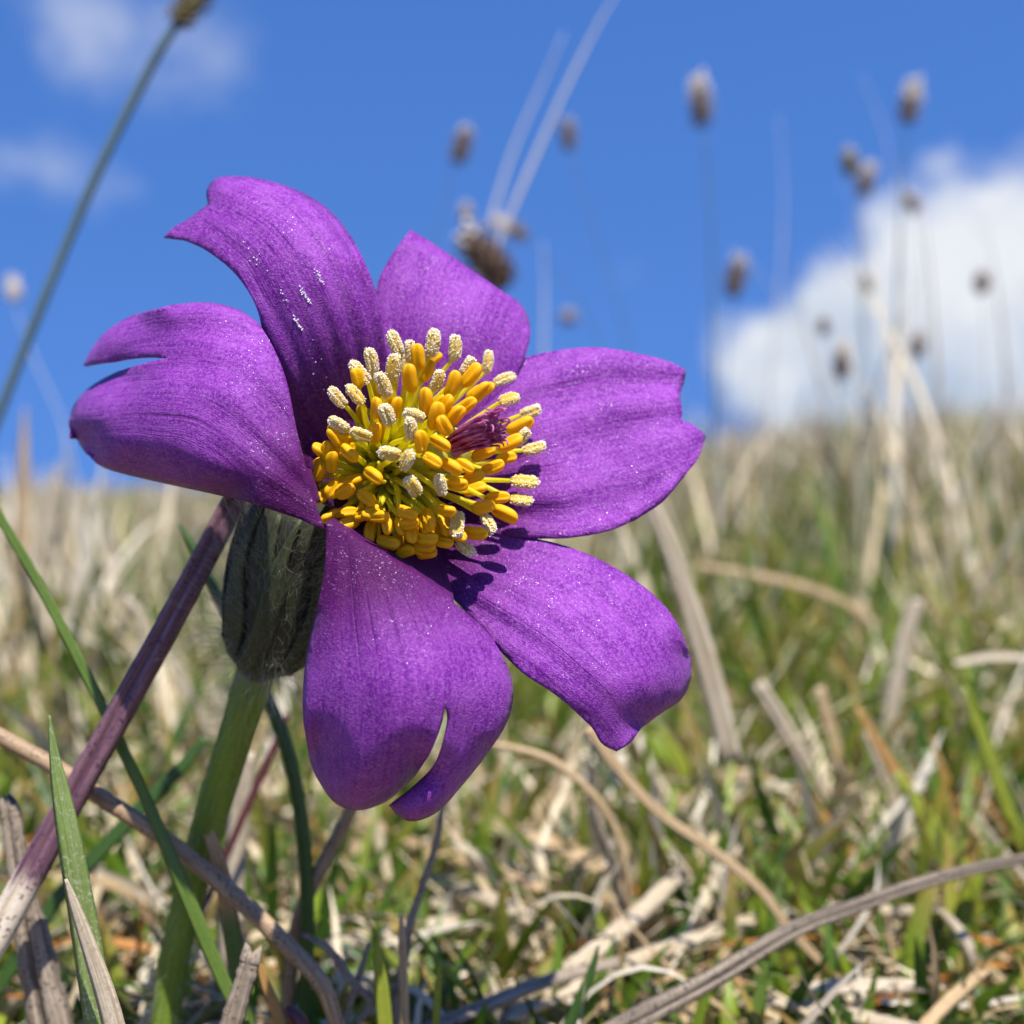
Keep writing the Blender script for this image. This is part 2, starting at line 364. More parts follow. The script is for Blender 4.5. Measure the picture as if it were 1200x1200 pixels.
# ------------------------------------------------------------------ grass mass
GREENS = np.array([(.095, .19, .012), (.15, .27, .018), (.25, .36, .026), (.055, .125, .014), (.33, .41, .045), (.14, .22, .045)])
STRAWS = np.array([(.58, .46, .29), (.68, .58, .41), (.76, .69, .56), (.46, .33, .18), (.25, .15, .07), (.40, .28, .14), (.62, .50, .31), (.42, .36, .28), (.72, .62, .44)])
RUSTS = np.array([(.42, .17, .03), (.34, .12, .03), (.20, .06, .035)])
def blades(name, N, xr, yr, lenr, th0, curv, wid, palette, mat, label, segs=6, zoff=0.0, clump=0.0, green_tip=None, keep=None, azc=None, pw=1.0, slope=False):
    y = yr[0] + (yr[1]-yr[0])*rng.random(N)**pw
    half = xr*(y+.12) + .05
    x = rng.uniform(-1, 1, N)*half
    if clump:
        nc = max(8, int(N/45)); ci = rng.integers(0, nc, N)
        cy = yr[0] + (yr[1]-yr[0])*rng.random(nc)**pw; cx = rng.uniform(-1, 1, nc)*(xr*(cy+.12)+.05)
        sel = rng.random(N) < clump
        sp = .012 + .018*np.minimum(cy[ci], 3)
        x = np.where(sel, cx[ci]+rng.normal(0, 1, N)*sp, x); y = np.where(sel, np.clip(cy[ci]+rng.normal(0, 1, N)*sp, yr[0], None), y)
    if keep is not None:
        k = keep(x, y); x, y = x[k], y[k]; N = len(x)
    Ln = rng.uniform(lenr[0], lenr[1], N)*(.55+.45*rng.random(N))
    if slope: Ln = Ln*(.62+.48*sstep(-.30, .35, x/np.maximum(y, .1)))      # ranker growth up the rise
    near = np.clip((y-.13)/.22, .12, 1)          # the turf by the lens is short
    Ln = np.where(y < .35, np.minimum(Ln, .012+.075*near), Ln)
    az = rng.uniform(0, 2*np.pi, N) if azc is None else rng.normal(azc[0], azc[1], N)
    t0 = np.radians(rng.uniform(th0[0], th0[1], N)); kv = np.radians(rng.uniform(curv[0], curv[1], N))
    w = rng.uniform(wid[0], wid[1], N)*.5
    pal = palette[rng.integers(0, len(palette), N)]*rng.uniform(.78, 1.2, (N, 1))
    s = np.linspace(0, 1, segs+1)
    th = t0[:, None] + kv[:, None]*s[None, :]**1.5
    dz = np.cos(th); dh = np.sin(th); ds = (Ln/segs)[:, None]
    hz = np.concatenate([np.zeros((N, 1)), np.cumsum(dz[:, :-1]*ds, 1)], 1)
    hh = np.concatenate([np.zeros((N, 1)), np.cumsum(dh[:, :-1]*ds, 1)], 1)
    wob = rng.normal(0, .05, (N, 1))*np.sin(s*4+rng.uniform(0, 6, (N, 1)))*Ln[:, None]
    ca, sa = np.cos(az)[:, None], np.sin(az)[:, None]
    px = x[:, None] + hh*ca - wob*sa; py = y[:, None] + hh*sa + wob*ca
    z0 = terrain(x, y) + zoff*rng.random(N)
    pz = np.maximum(z0[:, None] + hz - .001, terrain(px, py)+.0008+zoff*.5*rng.random((N, 1)))
    prof = np.clip(np.minimum(1.0, 2.4*(1-s)**.8), .06, 1)[None, :]*w[:, None]
    tw = rng.uniform(-.9, .9, (N, 1)) + rng.uniform(-1, 1, (N, 1))*s[None, :]
    # side vector: horizontal perpendicular, twisted towards the blade normal
    nx_, ny_, nz_ = np.cos(th)*ca, np.cos(th)*sa, -np.sin(th)
    sx = -sa*np.cos(tw) + nx_*np.sin(tw); sy = ca*np.cos(tw) + ny_*np.sin(tw); sz = nz_*np.sin(tw)
    mx = nx_*np.cos(tw) + sa*np.sin(tw); my = ny_*np.cos(tw) - ca*np.sin(tw); mz = nz_*np.cos(tw)
    V = np.empty((N, segs+1, 3, 3))
    for j, (a, f) in enumerate(((-1, .0), (0, -.45), (1, .0))):
        V[:, :, j, 0] = px + a*prof*sx + f*prof*mx; V[:, :, j, 1] = py + a*prof*sy + f*prof*my; V[:, :, j, 2] = pz + a*prof*sz + f*prof*mz
    V = V.reshape(-1, 3); per = (segs+1)*3
    q = []
    for i in range(segs):
        for j in range(2): q.append((i*3+j, i*3+j+1, (i+1)*3+j+1, (i+1)*3+j))
    q = np.array(q); F = (q[None] + (np.arange(N)*per)[:, None, None]).reshape(-1, 4)
    me = bpy.data.meshes.new(name)
    me.vertices.add(len(V)); me.vertices.foreach_set('co', V.astype(np.float32).ravel())
    me.loops.add(F.size); me.loops.foreach_set('vertex_index', F.astype(np.int32).ravel())
    me.polygons.add(len(F)); me.polygons.foreach_set('loop_start', np.arange(0, F.size, 4, dtype=np.int32))
    me.polygons.foreach_set('loop_total', np.full(len(F), 4, np.int32)); me.update(calc_edges=True)
    al = (s[None, :]*Ln[:, None])[:, :, None].repeat(3, 2); ac = np.broadcast_to(np.array([0, .5, 1.])[None, None], al.shape); fr = np.broadcast_to(s[None, :, None], al.shape)
    vec_attr(me, 'bl', np.stack([al + (rng.random((N, 1, 1))*5), ac, fr], -1).reshape(-1, 3))
    c = np.ones((N, segs+1, 3, 4)); c[..., :3] = pal[:, None, None, :]
    if green_tip is not None:      # withered tips / bases of living blades
        k = (rng.random(N) < .45)[:, None, None, None]*np.clip((s-.55)/.35, 0, 1)[None, :, None, None]*.9
        c[..., :3] = c[..., :3]*(1-k) + np.array(green_tip)*k
    ca_ = me.color_attributes.new('tint', 'FLOAT_COLOR', 'POINT'); ca_.data.foreach_set('color', c.astype(np.float32).ravel())
    return link(name, me, mat, kind='stuff', label=label, category='grass')
def away(x, y):      # leave the flower's own footprint free
    return ~((np.abs(x+.02) < .055) & (y < .155)) & (y > .05)
SM = np.vstack([STRAWS, STRAWS, RUSTS[:1]])
blades('grass_litter', 9500, .62, (.05, .75), (.012, .05), (66, 100), (-25, 25), (.0006, .0021), SM, MS, 'tangled short dead straw lying flat over the turf', zoff=.010, pw=1.2, keep=None)
blades('straw_fibre', 8000, .60, (.07, .60), (.012, .048), (30, 105), (-60, 110), (.0003, .0010), np.vstack([STRAWS, STRAWS[4:6], RUSTS[:2]]), MS, 'fine curled straw fibres tangled in the turf', zoff=.012, pw=1.1)
blades('dry_grass', 3400, .60, (.17, .75), (.03, .105), (10, 70), (0, 75), (.0008, .0027), STRAWS[[0, 1, 2, 3, 6, 8, 8]], MS, 'pale bent dry grass standing in the near turf', keep=away, clump=.6)
blades('green_grass', 9000, .60, (.14, .80), (.02, .095), (5, 50), (0, 60), (.0008, .0029), GREENS, MG, 'short living green grass growing through the straw', keep=away, clump=.5, green_tip=(.45, .27, .08), pw=1.35)
blades('moss', 9000, .60, (.05, .60), (.006, .018), (5, 70), (0, 60), (.0006, .0019), GREENS[[0, 1, 2, 2, 4]], MG, 'low green moss and young grass shoots close to the soil', segs=3)
blades('tall_dry_grass', 950, .60, (.33, 2.0), (.09, .21), (0, 26), (0, 40), (.0013, .0034), STRAWS[[0, 1, 2, 6, 8]], MS, 'tall whitish dry grass rising to the skyline', clump=.6, pw=1.2, slope=True)
blades('tall_green_grass', 420, .60, (.33, 1.3), (.07, .14), (0, 30), (0, 45), (.0015, .0038), GREENS[[1, 2, 4, 0]], MG, 'tall green grass tufts rising among the straw', clump=.7, pw=1.2, green_tip=(.5, .34, .12), slope=True)
blades('grass_tuft', 1500, .60, (.21, .75), (.05, .12), (4, 45), (5, 60), (.0013, .0034), GREENS[[1, 2, 4, 4]], MG, 'bright yellow green grass tufts growing up the rise', clump=.85, pw=1.1, green_tip=(.55, .30, .06), keep=lambda x, y: x/y > .12)
blades('dry_meadow_grass', 8800, .58, (.65, 3.2), (.05, .18), (2, 55), (0, 70), (.0012, .0034), STRAWS, MS, 'straw coloured meadow grass behind the flower', segs=5, clump=.45, pw=1.4, slope=True)
blades('green_meadow_grass', 11500, .58, (.65, 3.2), (.05, .15), (2, 45), (0, 55), (.0013, .0038), GREENS, MG, 'green meadow grass mixed with the straw', segs=5, clump=.45, pw=1.4, green_tip=(.45, .28, .10), slope=True)
blades('far_dry_grass', 8500, .58, (3.0, 11), (.08, .26), (2, 50), (0, 60), (.0025, .007), STRAWS, MS, 'far dry grass along the skyline', segs=3, pw=1.2, clump=.5, slope=True)
blades('far_green_grass', 4500, .58, (3.0, 11), (.08, .22), (2, 45), (0, 50), (.0025, .007), GREENS, MG, 'far green grass along the skyline', segs=3, pw=1.2, clump=.5, slope=True)

# ------------------------------------------------------------------ the flower
R0 = P(440, 560, .1265)
FL_BASE = P(150, 1300, .147); FL_BASE.z = float(terrain(FL_BASE.x, FL_BASE.y))
flower = empty('pasque_flower', FL_BASE, 'large violet six petalled flower with golden stamens on a hairy green stem', 'flower')

def tps(ctrl):
    c = np.array(ctrl, float); p = c[:, :2]/100; n = len(c)
    def U(r2): return np.where(r2 > 1e-12, r2*np.log(np.maximum(r2, 1e-12)), 0)
    K = U(((p[:, None]-p[None])**2).sum(-1)) + np.eye(n)*.02
    Pm = np.hstack([np.ones((n, 1)), p]); A = np.vstack([np.hstack([K, Pm]), np.hstack([Pm.T, np.zeros((3, 3))])])
    s = np.linalg.solve(A, np.concatenate([c[:, 2], np.zeros(3)]))
    def f(q):
        q = np.asarray(q, float)/100
        return U(((q[:, None]-p[None])**2).sum(-1))@s[:n] + s[n] + q@s[n+1:]
    return f
def seg_dist(q, poly):
    poly = np.asarray(poly, float); best = np.full(len(q), 1e9); idx = np.zeros(len(q)); sgn = np.zeros(len(q))
    L = np.concatenate([[0], np.cumsum(np.linalg.norm(np.diff(poly, axis=0), axis=1))])
    for i in range(len(poly)-1):
        a, b = poly[i], poly[i+1]; d = b-a; l2 = d@d+1e-9
        t = np.clip(((q-a)@d)/l2, 0, 1); c = a+t[:, None]*d; r = np.linalg.norm(q-c, axis=1)
        k = r < best; best = np.where(k, r, best); idx = np.where(k, L[i]+t*math.sqrt(l2), idx)
        sgn = np.where(k, np.sign(d[0]*(q[:, 1]-a[1])-d[1]*(q[:, 0]-a[0])), sgn)
    return best, idx/L[-1], sgn*best
def inside(q, poly):
    x, y = q[:, 0], q[:, 1]; c = np.zeros(len(q), bool); n = len(poly)
    for i in range(n):
        (x1, y1), (x2, y2) = poly[i], poly[(i+1) % n]
        k = ((y1 > y) != (y2 > y)) & (x < (x2-x1)*(y-y1)/((y2-y1) if y2 != y1 else 1e-9)+x1); c ^= k
    return c
DREF = .120
def petal(outline, depth, axis, halfw, curls=(), claw=None, ripple=(.10, 5.0, 0.0), step=5.0, extra=None):
    """outline: closed list of (px, py[, 'c' corner]); depth: (px, py, mm beyond DREF); the petal is a curved sheet over that outline
    whose rims roll back (curls) and whose claw runs on to the receptacle"""
    n = len(outline); corner = [i for i in range(n) if len(outline[i]) > 2]
    pts = [np.array(o[:2], float) for o in outline]
    dense, owner = [], []
    for a in range(len(corner)):
        i0 = corner[a]; i1 = corner[(a+1) % len(corner)]
        if i1 <= i0: i1 += n
        seg = [pts[i % n] for i in range(i0, i1+1)]
        if len(seg) == 2:
            L = np.linalg.norm(seg[1]-seg[0]); k = max(2, int(L/step)); c = np.array([seg[0]+(seg[1]-seg[0])*t for t in np.linspace(0, 1, k+1)])
            own = [i0]*(len(c)-1)
        else:
            c = cr_spline(np.array(seg), 12); own = [(i0+j//12) for j in range(len(c)-1)]
            # resample evenly
            L = np.concatenate([[0], np.cumsum(np.linalg.norm(np.diff(c, axis=0), axis=1))]); k = max(3, int(L[-1]/step))
            t = np.linspace(0, L[-1], k+1); oidx = np.clip(np.searchsorted(L, t[:-1]+1e-6)-1, 0, len(own)-1)
            c = np.stack([np.interp(t, L, c[:, 0]), np.interp(t, L, c[:, 1])], 1); own = [own[i] for i in oidx]
        dense += list(c[:-1]); owner += [o % n for o in own]
    B = np.array(dense); nb = len(B)
    lo, hi = B.min(0), B.max(0); g = []
    for j, yy in enumerate(np.arange(lo[1], hi[1], step*.87)):
        for xx in np.arange(lo[0]+(j % 2)*step*.5, hi[0], step): g.append((xx, yy))
    g = np.array(g); g = g[inside(g, B)]
    d, _, _ = seg_dist(g, np.vstack([B, B[:1]])); g = g[d > step*.55]
    allp = np.vstack([B, g])
    res = delaunay_2d_cdt([Vector(p) for p in allp], [(i, (i+1) % nb) for i in range(nb)], [], 1, 1e-4)
    V2 = np.array([tuple(v) for v in res[0]]); F = [tuple(f) for f in res[2]]
    f = tps(depth); dep = f(V2)
    for poly, r, drop in curls:
        s, _, _ = seg_dist(V2, cr_spline(np.array(poly, float), 8)); k = np.clip(1-s/r, 0, 1); dep = dep + drop*(1-np.sqrt(np.clip(1-k*k, 0, 1)))
    ax = cr_spline(np.array(axis, float), 10); _, u, lat = seg_dist(V2, ax)
    hwv = np.interp(u, np.linspace(0, 1, len(halfw)), halfw); v = lat/hwv
    edge, _, _ = seg_dist(V2, np.vstack([B, B[:1]]))
    amp, fr, ph = ripple
    dep = dep + amp*np.sin(v*fr*2*np.pi+ph)*np.sin(np.pi*np.clip(u, 0, 1)*.9+.2)*(.6+.4*np.sin(u*5+ph)) + amp*.55*np.sin(v*fr*4.7+u*3+ph*2)
    dep = dep + .10*np.exp(-edge/9)*np.sin(u*34+lat*.05+ph)
    W = [P(x, y, DREF+dd/1000) for (x, y), dd in zip(V2, dep)]
    at = np.stack([u, v, edge/100], 1).tolist()
    if claw:
        o0, o1, base, back = claw      # outline index range, base points (world), first push backwards (mm)
        ids = [i for i in range(nb) if (o0 <= owner[i] < o1) or (owner[i] == o1 and (i == 0 or owner[i-1] != o1))]
        # map dense boundary index to CDT vertex
        vid = [int(np.argmin(((V2-B[i])**2).sum(1))) for i in ids]; rows = [vid]; K = 10
        for r in range(1, K+1):
            t = r/K; row = []
            for j, vi in enumerate(vid):
                q = j/(len(vid)-1); e = W[vi]; bpt = base[0].lerp(base[1], q)
                c1 = e + FW*(back/1000); p = e*(1-t)**2 + c1*2*t*(1-t) + bpt*t*t
                row.append(len(W)); W.append(p); at.append([max(.02, at[vi][0]*(1-t)), at[vi][1], .3])
            rows.append(row)
        for r in range(K):
            for j in range(len(vid)-1): F.append((rows[r][j], rows[r][j+1], rows[r+1][j+1], rows[r+1][j]))
    me = mesh('petal', W, F); vec_attr(me, 'petal', at)
    bm = bmesh.new(); bm.from_mesh(me); bmesh.ops.recalc_face_normals(bm, faces=bm.faces[:])
    bm.to_mesh(me); bm.free()
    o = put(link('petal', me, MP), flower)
    md = o.modifiers.new('thickness', 'SOLIDIFY'); md.thickness = .00028; md.offset = 0
    return o, V2, dep

RB = lambda x, y, d: P(x, y, d)
# upper left petal, leaning back with a notched rolled tip
PETAL_UL = petal([(470, 585, 'c'), (388, 608), (345, 568), (322, 495), (313, 430), (305, 372), (284, 330), (252, 300), (222, 284), (205, 280), (193, 279, 'c'),
       (202, 269), (222, 257), (245, 240, 'c'), (243, 226), (250, 213), (265, 208), (300, 210), (345, 223), (385, 247), (415, 285), (433, 322), (445, 362), (452, 410), (462, 470), (478, 540)],
      [(450, 570, 8), (400, 540, 8.0), (420, 480, 7.4), (365, 500, 6.4), (350, 440, 3.0), (400, 400, 2.8), (445, 400, 5.2), (330, 380, 1.2), (380, 330, .6), (436, 330, 4.0), (290, 320, 1.6), (340, 270, 1.4), (395, 270, 3.2),
       (250, 280, 3.8), (300, 240, 3.6), (200, 276, 7.4), (222, 262, 6.2), (345, 228, 5.0), (265, 215, 6.2), (247, 222, 7.4)],
      [(450, 580), (405, 470), (375, 370), (325, 280), (255, 235), (215, 240)], [22, 55, 75, 85, 75, 50],
      curls=[([(243, 226), (250, 213), (265, 208), (300, 210), (345, 223), (385, 247), (415, 285)], 26, 3.2), ([(193, 279), (215, 262), (245, 240)], 14, 1.2)], ripple=(.14, 3.1, .4))
# upper middle petal, its broad end bent back
petal([(480, 270, 'c'), (505, 285), (545, 312), (585, 340), (608, 356), (619, 376), (620, 398), (612, 425), (590, 470), (550, 520), (500, 575), (470, 570, 'c'), (452, 500), (442, 430), (440, 375), (443, 333), (458, 302)],
      [(480, 275, 11.5), (545, 316, 10.6), (612, 370, 11.2), (445, 345, 9.4), (510, 350, 7.6), (575, 385, 8.0), (450, 430, 8.0), (510, 430, 6.8), (580, 440, 8.2), (500, 510, 7.4), (490, 565, 7.6)],
      [(485, 575), (500, 480), (520, 390), (548, 310)], [22, 60, 85, 90], curls=[([(480, 270), (545, 312), (608, 356), (619, 380)], 14, 2.2)], ripple=(.16, 3.0, 1.2))
# right petal with a notched end
petal([(470, 580, 'c'), (510, 510), (560, 455), (602, 426), (645, 413), (700, 408), (755, 417), (785, 425), (803, 434, 'c'), (800, 449), (796, 466), (799, 482), (797, 493, 'c'), (812, 499), (826, 511, 'c'), (819, 535), (800, 560), (775, 588), (740, 611), (700, 625), (650, 631), (600, 630), (540, 622), (490, 605)],
      [(475, 585, 7), (560, 530, 6.6), (600, 440, 9.6), (700, 415, 10.2), (790, 440, 9.6), (640, 480, 7.6), (740, 480, 7.2), (800, 500, 6.8), (822, 512, 7.4), (660, 550, 5.2), (760, 550, 4.6), (560, 610, 5.6), (640, 625, 3.6), (720, 612, 3.2), (800, 558, 4.4), (700, 520, 6.6)],
      [(475, 590), (560, 550), (640, 520), (730, 500), (815, 485)], [25, 70, 105, 105, 70], curls=[([(803, 434), (797, 466), (797, 490)], 10, .8), ([(826, 511), (800, 560), (775, 588), (740, 611)], 9, .8)], ripple=(.46, 2.2, 2.1))
# lower right petal, drooping with a rolled tip
petal([(450, 585, 'c'), (500, 604), (560, 622), (620, 631), (660, 640), (700, 656), (745, 682), (780, 713), (798, 742), (808, 770), (808, 795), (798, 818), (775, 834), (752, 852), (738, 870), (722, 880, 'c'), (706, 872), (693, 852), (665, 825), (640, 806), (612, 788), (580, 755), (540, 710), (490, 660)],
      [(460, 620, 6), (520, 640, 4.6), (620, 640, 3.4), (700, 665, 2.2), (780, 725, 1.8), (560, 690, .6), (650, 710, -1.2), (730, 740, -1.6), (800, 780, 1.2), (600, 770, -2.2), (660, 790, -4.0), (740, 800, -3.4), (700, 850, -3.2), (725, 875, -1.8), (780, 825, -.6), (540, 715, .2)],
      [(465, 620), (560, 675), (650, 725), (720, 790), (755, 850)], [22, 70, 95, 90, 60], curls=[([(808, 770), (808, 795), (798, 818), (775, 836), (756, 848)], 44, 6.2), ([(700, 656), (745, 682), (780, 713), (798, 742)], 12, .7)], ripple=(.12, 3.0, .2))
# front petal, arching towards the lens and rolled under, slit near its end
petal([(383, 611, 'c'), (405, 624), (440, 645), (485, 672), (530, 706), (568, 740), (592, 777), (600, 812), (593, 845), (570, 882), (540, 920), (512, 950), (485, 961), (468, 955), (457, 943, 'c'),
       (482, 925), (505, 902), (519, 872), (525, 843), (521, 826, 'c'), (516, 850), (505, 880), (488, 905), (466, 927), (448, 940), (420, 948), (394, 940), (375, 915), (363, 885), (357, 845), (357, 800), (363, 755), (372, 715), (380, 670)],
      [(383, 611, -6.2), (440, 645, -6.6), (510, 690, -5.8), (575, 745, -4.2), (372, 715, -7.4), (450, 720, -9.6), (530, 760, -8.2), (598, 810, -4.4), (360, 790, -7.6), (440, 800, -11.2), (530, 820, -9.4), (362, 870, -6.8), (430, 870, -10.2), (490, 890, -9.6), (560, 880, -5.8), (420, 935, -8.2), (490, 945, -7.2), (385, 915, -7.0)],
      [(420, 640), (440, 720), (455, 800), (450, 870), (440, 945)], [40, 95, 120, 110, 85], curls=[([(363, 885), (375, 915), (394, 940), (420, 948), (448, 940), (466, 927), (488, 905)], 60, 10.5), ([(457, 943), (468, 955), (485, 961), (512, 950), (540, 920), (570, 882)], 28, 4.6), ([(592, 777), (600, 812), (593, 845), (570, 882)], 16, 2.0), ([(357, 845), (357, 800), (363, 755), (372, 715)], 12, 1.2)],
      claw=(0, 4, (P(405, 590, .1255), P(505, 622, .1255)), 6.0), ripple=(.14, 2.7, 1.9))
# left petal, swept back, slit end
petal([(381, 621, 'c'), (350, 608), (310, 594), (270, 582), (220, 571), (170, 560), (125, 548), (103, 533), (94, 520, 'c'), (91, 514), (83, 514, 'c'), (82, 495), (90, 472), (110, 452), (140, 436), (170, 426), (199, 420, 'c'),
       (170, 419), (135, 424), (99, 429, 'c'), (107, 412), (126, 389), (158, 370), (200, 359), (245, 356), (280, 365), (305, 383), (322, 412), (336, 450), (347, 500), (357, 545), (368, 585)],
      [(381, 619, -6.0), (360, 560, -5.0), (340, 470, -3.6), (310, 395, -.6), (260, 362, .8), (200, 364, 2.6), (120, 405, 7.0), (102, 428, 8.6), (180, 405, 3.6), (290, 440, -4.0), (250, 500, -4.8), (320, 560, -6.4), (200, 460, -1.8), (150, 460, 2.4), (100, 475, 6.6), (180, 520, -1.0), (120, 530, 4.6), (87, 505, 8.0), (230, 560, -3.4), (300, 588, -5.4), (165, 555, 2.4)],
      [(385, 600), (320, 540), (250, 480), (170, 470), (90, 480)], [25, 85, 110, 95, 70], curls=[([(94, 520), (82, 495), (90, 472), (110, 452), (140, 436)], 60, 8.0), ([(99, 429), (107, 412), (126, 389), (158, 370)], 46, 6.0), ([(94, 520), (125, 548), (170, 560), (220, 571), (270, 582)], 40, 5.5), ([(200, 359), (245, 356), (280, 365), (305, 383)], 14, 1.4)],
      claw=(30, 31, (P(398, 566, .1262), P(396, 604, .1262)), 9.0), ripple=(.20, 2.5, .9))

# stem, involucre
sp, sw = px_path([(322, 735, .1345, 60), (303, 778, .1365, 50), (277, 860, .1395, 43), (249, 950, .1425, 41), (221, 1050, .1445, 38), (203, 1130, .1455, 36), (192, 1210, .146, 34)])
sp, sw = to_ground(sp, sw)
STEM_PTS = cr_spline(np.hstack([np.array([tuple(p) for p in sp]), np.array(sw)[:, None]]), 8)
put(link('stem', sweep(sp, sw, 'round'), M_STEM), flower)
# involucre cup: rings along its bent axis
cup_axis = [(302, 780, .1362, 24), (308, 767, .1348, 36), (313, 753, .1339, 48), (322, 730, .1325, 54), (328, 690, .1312, 59), (334, 650, .1300, 58), (344, 615, .1288, 56), (358, 592, .1290, 48), (376, 580, .1300, 34), (392, 574, .1305, 16)]
cp, cw = px_path([(x, y, d, w*2) for x, y, d, w in cup_axis])
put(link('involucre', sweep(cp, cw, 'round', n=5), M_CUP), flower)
cupD = cr_spline(np.hstack([np.array([tuple(p) for p in cp]), np.array(cw)[:, None]]), 6)
def cup_point(t, ang, out=1.0):
    i = t*(len(cupD)-1); k = min(int(i), len(cupD)-2); q = cupD[k]*(1-(i-k))+cupD[k+1]*(i-k)
    d = Vector(cupD[k+1][:3]-cupD[k][:3]).normalized(); s = d.cross(Vector((0, -1, 0))).normalized(); f = s.cross(d)
    n = s*math.cos(ang)+f*math.sin(ang)
    return Vector(q[:3])+n*q[3]*out, n, d
for k in range(17):
    ang = k*2*math.pi/17 + .35 + random.uniform(-.12, .12)
    t1 = random.uniform(.62, .80)
    path = [cup_point(t, ang+.16*math.sin(t*5+k*2.3), 1.02+.05*(k % 2))[0] for t in np.linspace(.14, t1, 7)]
    wd = [q*random.uniform(.5, .85) for q in (.0006, .0016, .0021, .0020, .0017, .0012, .0004)]
    n0 = cup_point(.4, ang)[1]
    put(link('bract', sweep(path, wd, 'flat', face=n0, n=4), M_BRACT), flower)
# silky hairs
def hairs(name, roots, parent, width=.00003, segs=5):
    vs, fs = [], []
    for (p, d, L, cur) in roots:
        p = Vector(p); d = Vector(d).normalized(); side = d.cross(Vector((random.uniform(-1, 1), random.uniform(-1, 1), random.uniform(-1, 1)))).normalized()
        base = len(vs); c = Vector(cur)
        for i in range(segs+1):
            t = i/segs; q = p+d*(L*t)+c*(L*t*t); w = width*(1-.75*t)
            for a in range(3):
                r = Quaternion(d, a*2.0944)@side; vs.append(q+r*w)
        for i in range(segs):
            for a in range(3): fs.append((base+i*3+a, base+i*3+(a+1) % 3, base+i*3+3+(a+1) % 3, base+i*3+3+a))
    o = put(link(name, mesh(name, vs, fs), M_HAIR), parent); o['kind'] = 'stuff'; return o
rt = []
for k in range(3000):
    t = random.random()**.8*.72; a = random.uniform(0, 2*math.pi); p, n, d = cup_point(t, a, 1.0)
    rt.append((p, n*random.uniform(.25, .9)+d*random.uniform(.2, 1.0)+Vector((random.uniform(-.3, .3), random.uniform(-.3, .3), random.uniform(-.3, .3))), random.uniform(.002, .0052), (random.uniform(-.3, .3), random.uniform(-.3, .3), random.uniform(-.3, .35))))
hairs('bract_fuzz', rt, flower, .000011)
rt = []
for k in range(1100):
    i = random.randrange(0, len(STEM_PTS)-1); q = STEM_PTS[i]*(1-(f_ := random.random()))+STEM_PTS[i+1]*f_
    d = Vector(STEM_PTS[i+1][:3]-STEM_PTS[i][:3]).normalized(); s = d.cross(Vector((0, -1, 0))).normalized(); f = s.cross(d); a = random.uniform(0, 2*math.pi)
    n = s*math.cos(a)+f*math.sin(a)
    rt.append((Vector(q[:3])+n*q[3]*.97, n+d*random.uniform(-.7, .7), random.uniform(.0015, .0048), (random.uniform(-.3, .3), random.uniform(-.3, .3), random.uniform(-.5, .2))))
for k in range(650):      # the long silky ones round the cup's foot
    t = random.random()*.35; a = random.uniform(0, 2*math.pi); p, n, d = cup_point(t, a, 1.0)
    rt.append((p, n+d*random.uniform(-.7, .5)+Vector((random.uniform(-.3, .3), random.uniform(-.3, .3), random.uniform(-.3, .3))), random.uniform(.0035, .008), (random.uniform(-.3, .3), random.uniform(-.3, .3), random.uniform(-.3, .35))))
hairs('stem_fuzz', rt, flower, .000013)

# receptacle
def lump(name, c, r, mat, parent):
    bm = bmesh.new(); bmesh.ops.create_icosphere(bm, subdivisions=3, radius=1)
    for v in bm.verts: v.co = Vector(c)+Vector((v.co.x*r[0], v.co.y*r[1], v.co.z*r[2]))*(1+.05*math.sin(v.co.x*9)*math.sin(v.co.z*8))
    me = bpy.data.meshes.new(name); bm.to_mesh(me); bm.free(); return put(link(name, me, mat), parent)
lump('receptacle', R0+Vector((.0008, -.0016, .0004)), (.0046, .0044, .0042), M_REC, flower)

# anther shapes (unit: half length 1 along z), shared by all stamens
def anther_mesh(name, pollen, seed):
    """two long pollen sacs side by side with a groove between; open ones carry a crust of grains along the split rims"""
    r = random.Random(seed); bm = bmesh.new(); bmesh.ops.create_uvsphere(bm, u_segments=18, v_segments=14, radius=1)
    bend = r.uniform(-.12, .12); skew = r.uniform(-.15, .15)
    def shape(x, y, z):
        rr = math.sqrt(x*x+y*y)+1e-9; k = (max(0., 1-abs(z)**3.4))**.5/max(math.sqrt(max(1-z*z, 1e-6)), 1e-3)
        k = min(k, 1.6); x, y = x*k, y*k
        g = math.exp(-(x/.22)**2)*min(1, rr*1.6)
        return Vector((x*.55*(1+.08*z*skew*4)+bend*(1-z*z), y*.45*(1-.48*g), z*(1-.06*g)+skew*x*.2))
    for v in bm.verts: v.co = shape(*v.co)
    for f in bm.faces: f.material_index = 0
    if pollen:
        for k in range(380 if pollen == 1 else 460):
            th = r.uniform(0, 2*math.pi); zz = r.uniform(-.9, 1.0); rr = math.sqrt(max(0, 1-zz*zz))
            x = math.cos(th)*rr; y = math.sin(th)*rr
            if pollen == 1 and .10 < abs(x) < .60 and y < 0 and abs(zz) < .8 and r.random() < .9: continue
            s = r.uniform(.022, .068)*(1.25 if zz > .5 else 1); c = shape(x, y, zz)*r.uniform(.96, 1.0+.14*r.random())
            g = bmesh.ops.create_icosphere(bm, subdivisions=1, radius=s, matrix=Matrix.Translation(c))
            for v in g['verts']:
                v.co += Vector((r.uniform(-1, 1), r.uniform(-1, 1), r.uniform(-1, 1)))*s*.3
                for f in v.link_faces: f.material_index = 1
    me = bpy.data.meshes.new(name); bm.to_mesh(me); bm.free()
    for m_ in ((M_ANTD, M_POL) if pollen else (M_ANT,)): me.materials.append(m_)
    me.polygons.foreach_set('use_smooth', np.ones(len(me.polygons), bool)); return me
AN_C = [anther_mesh('anther_closed', 0, s) for s in range(4)]
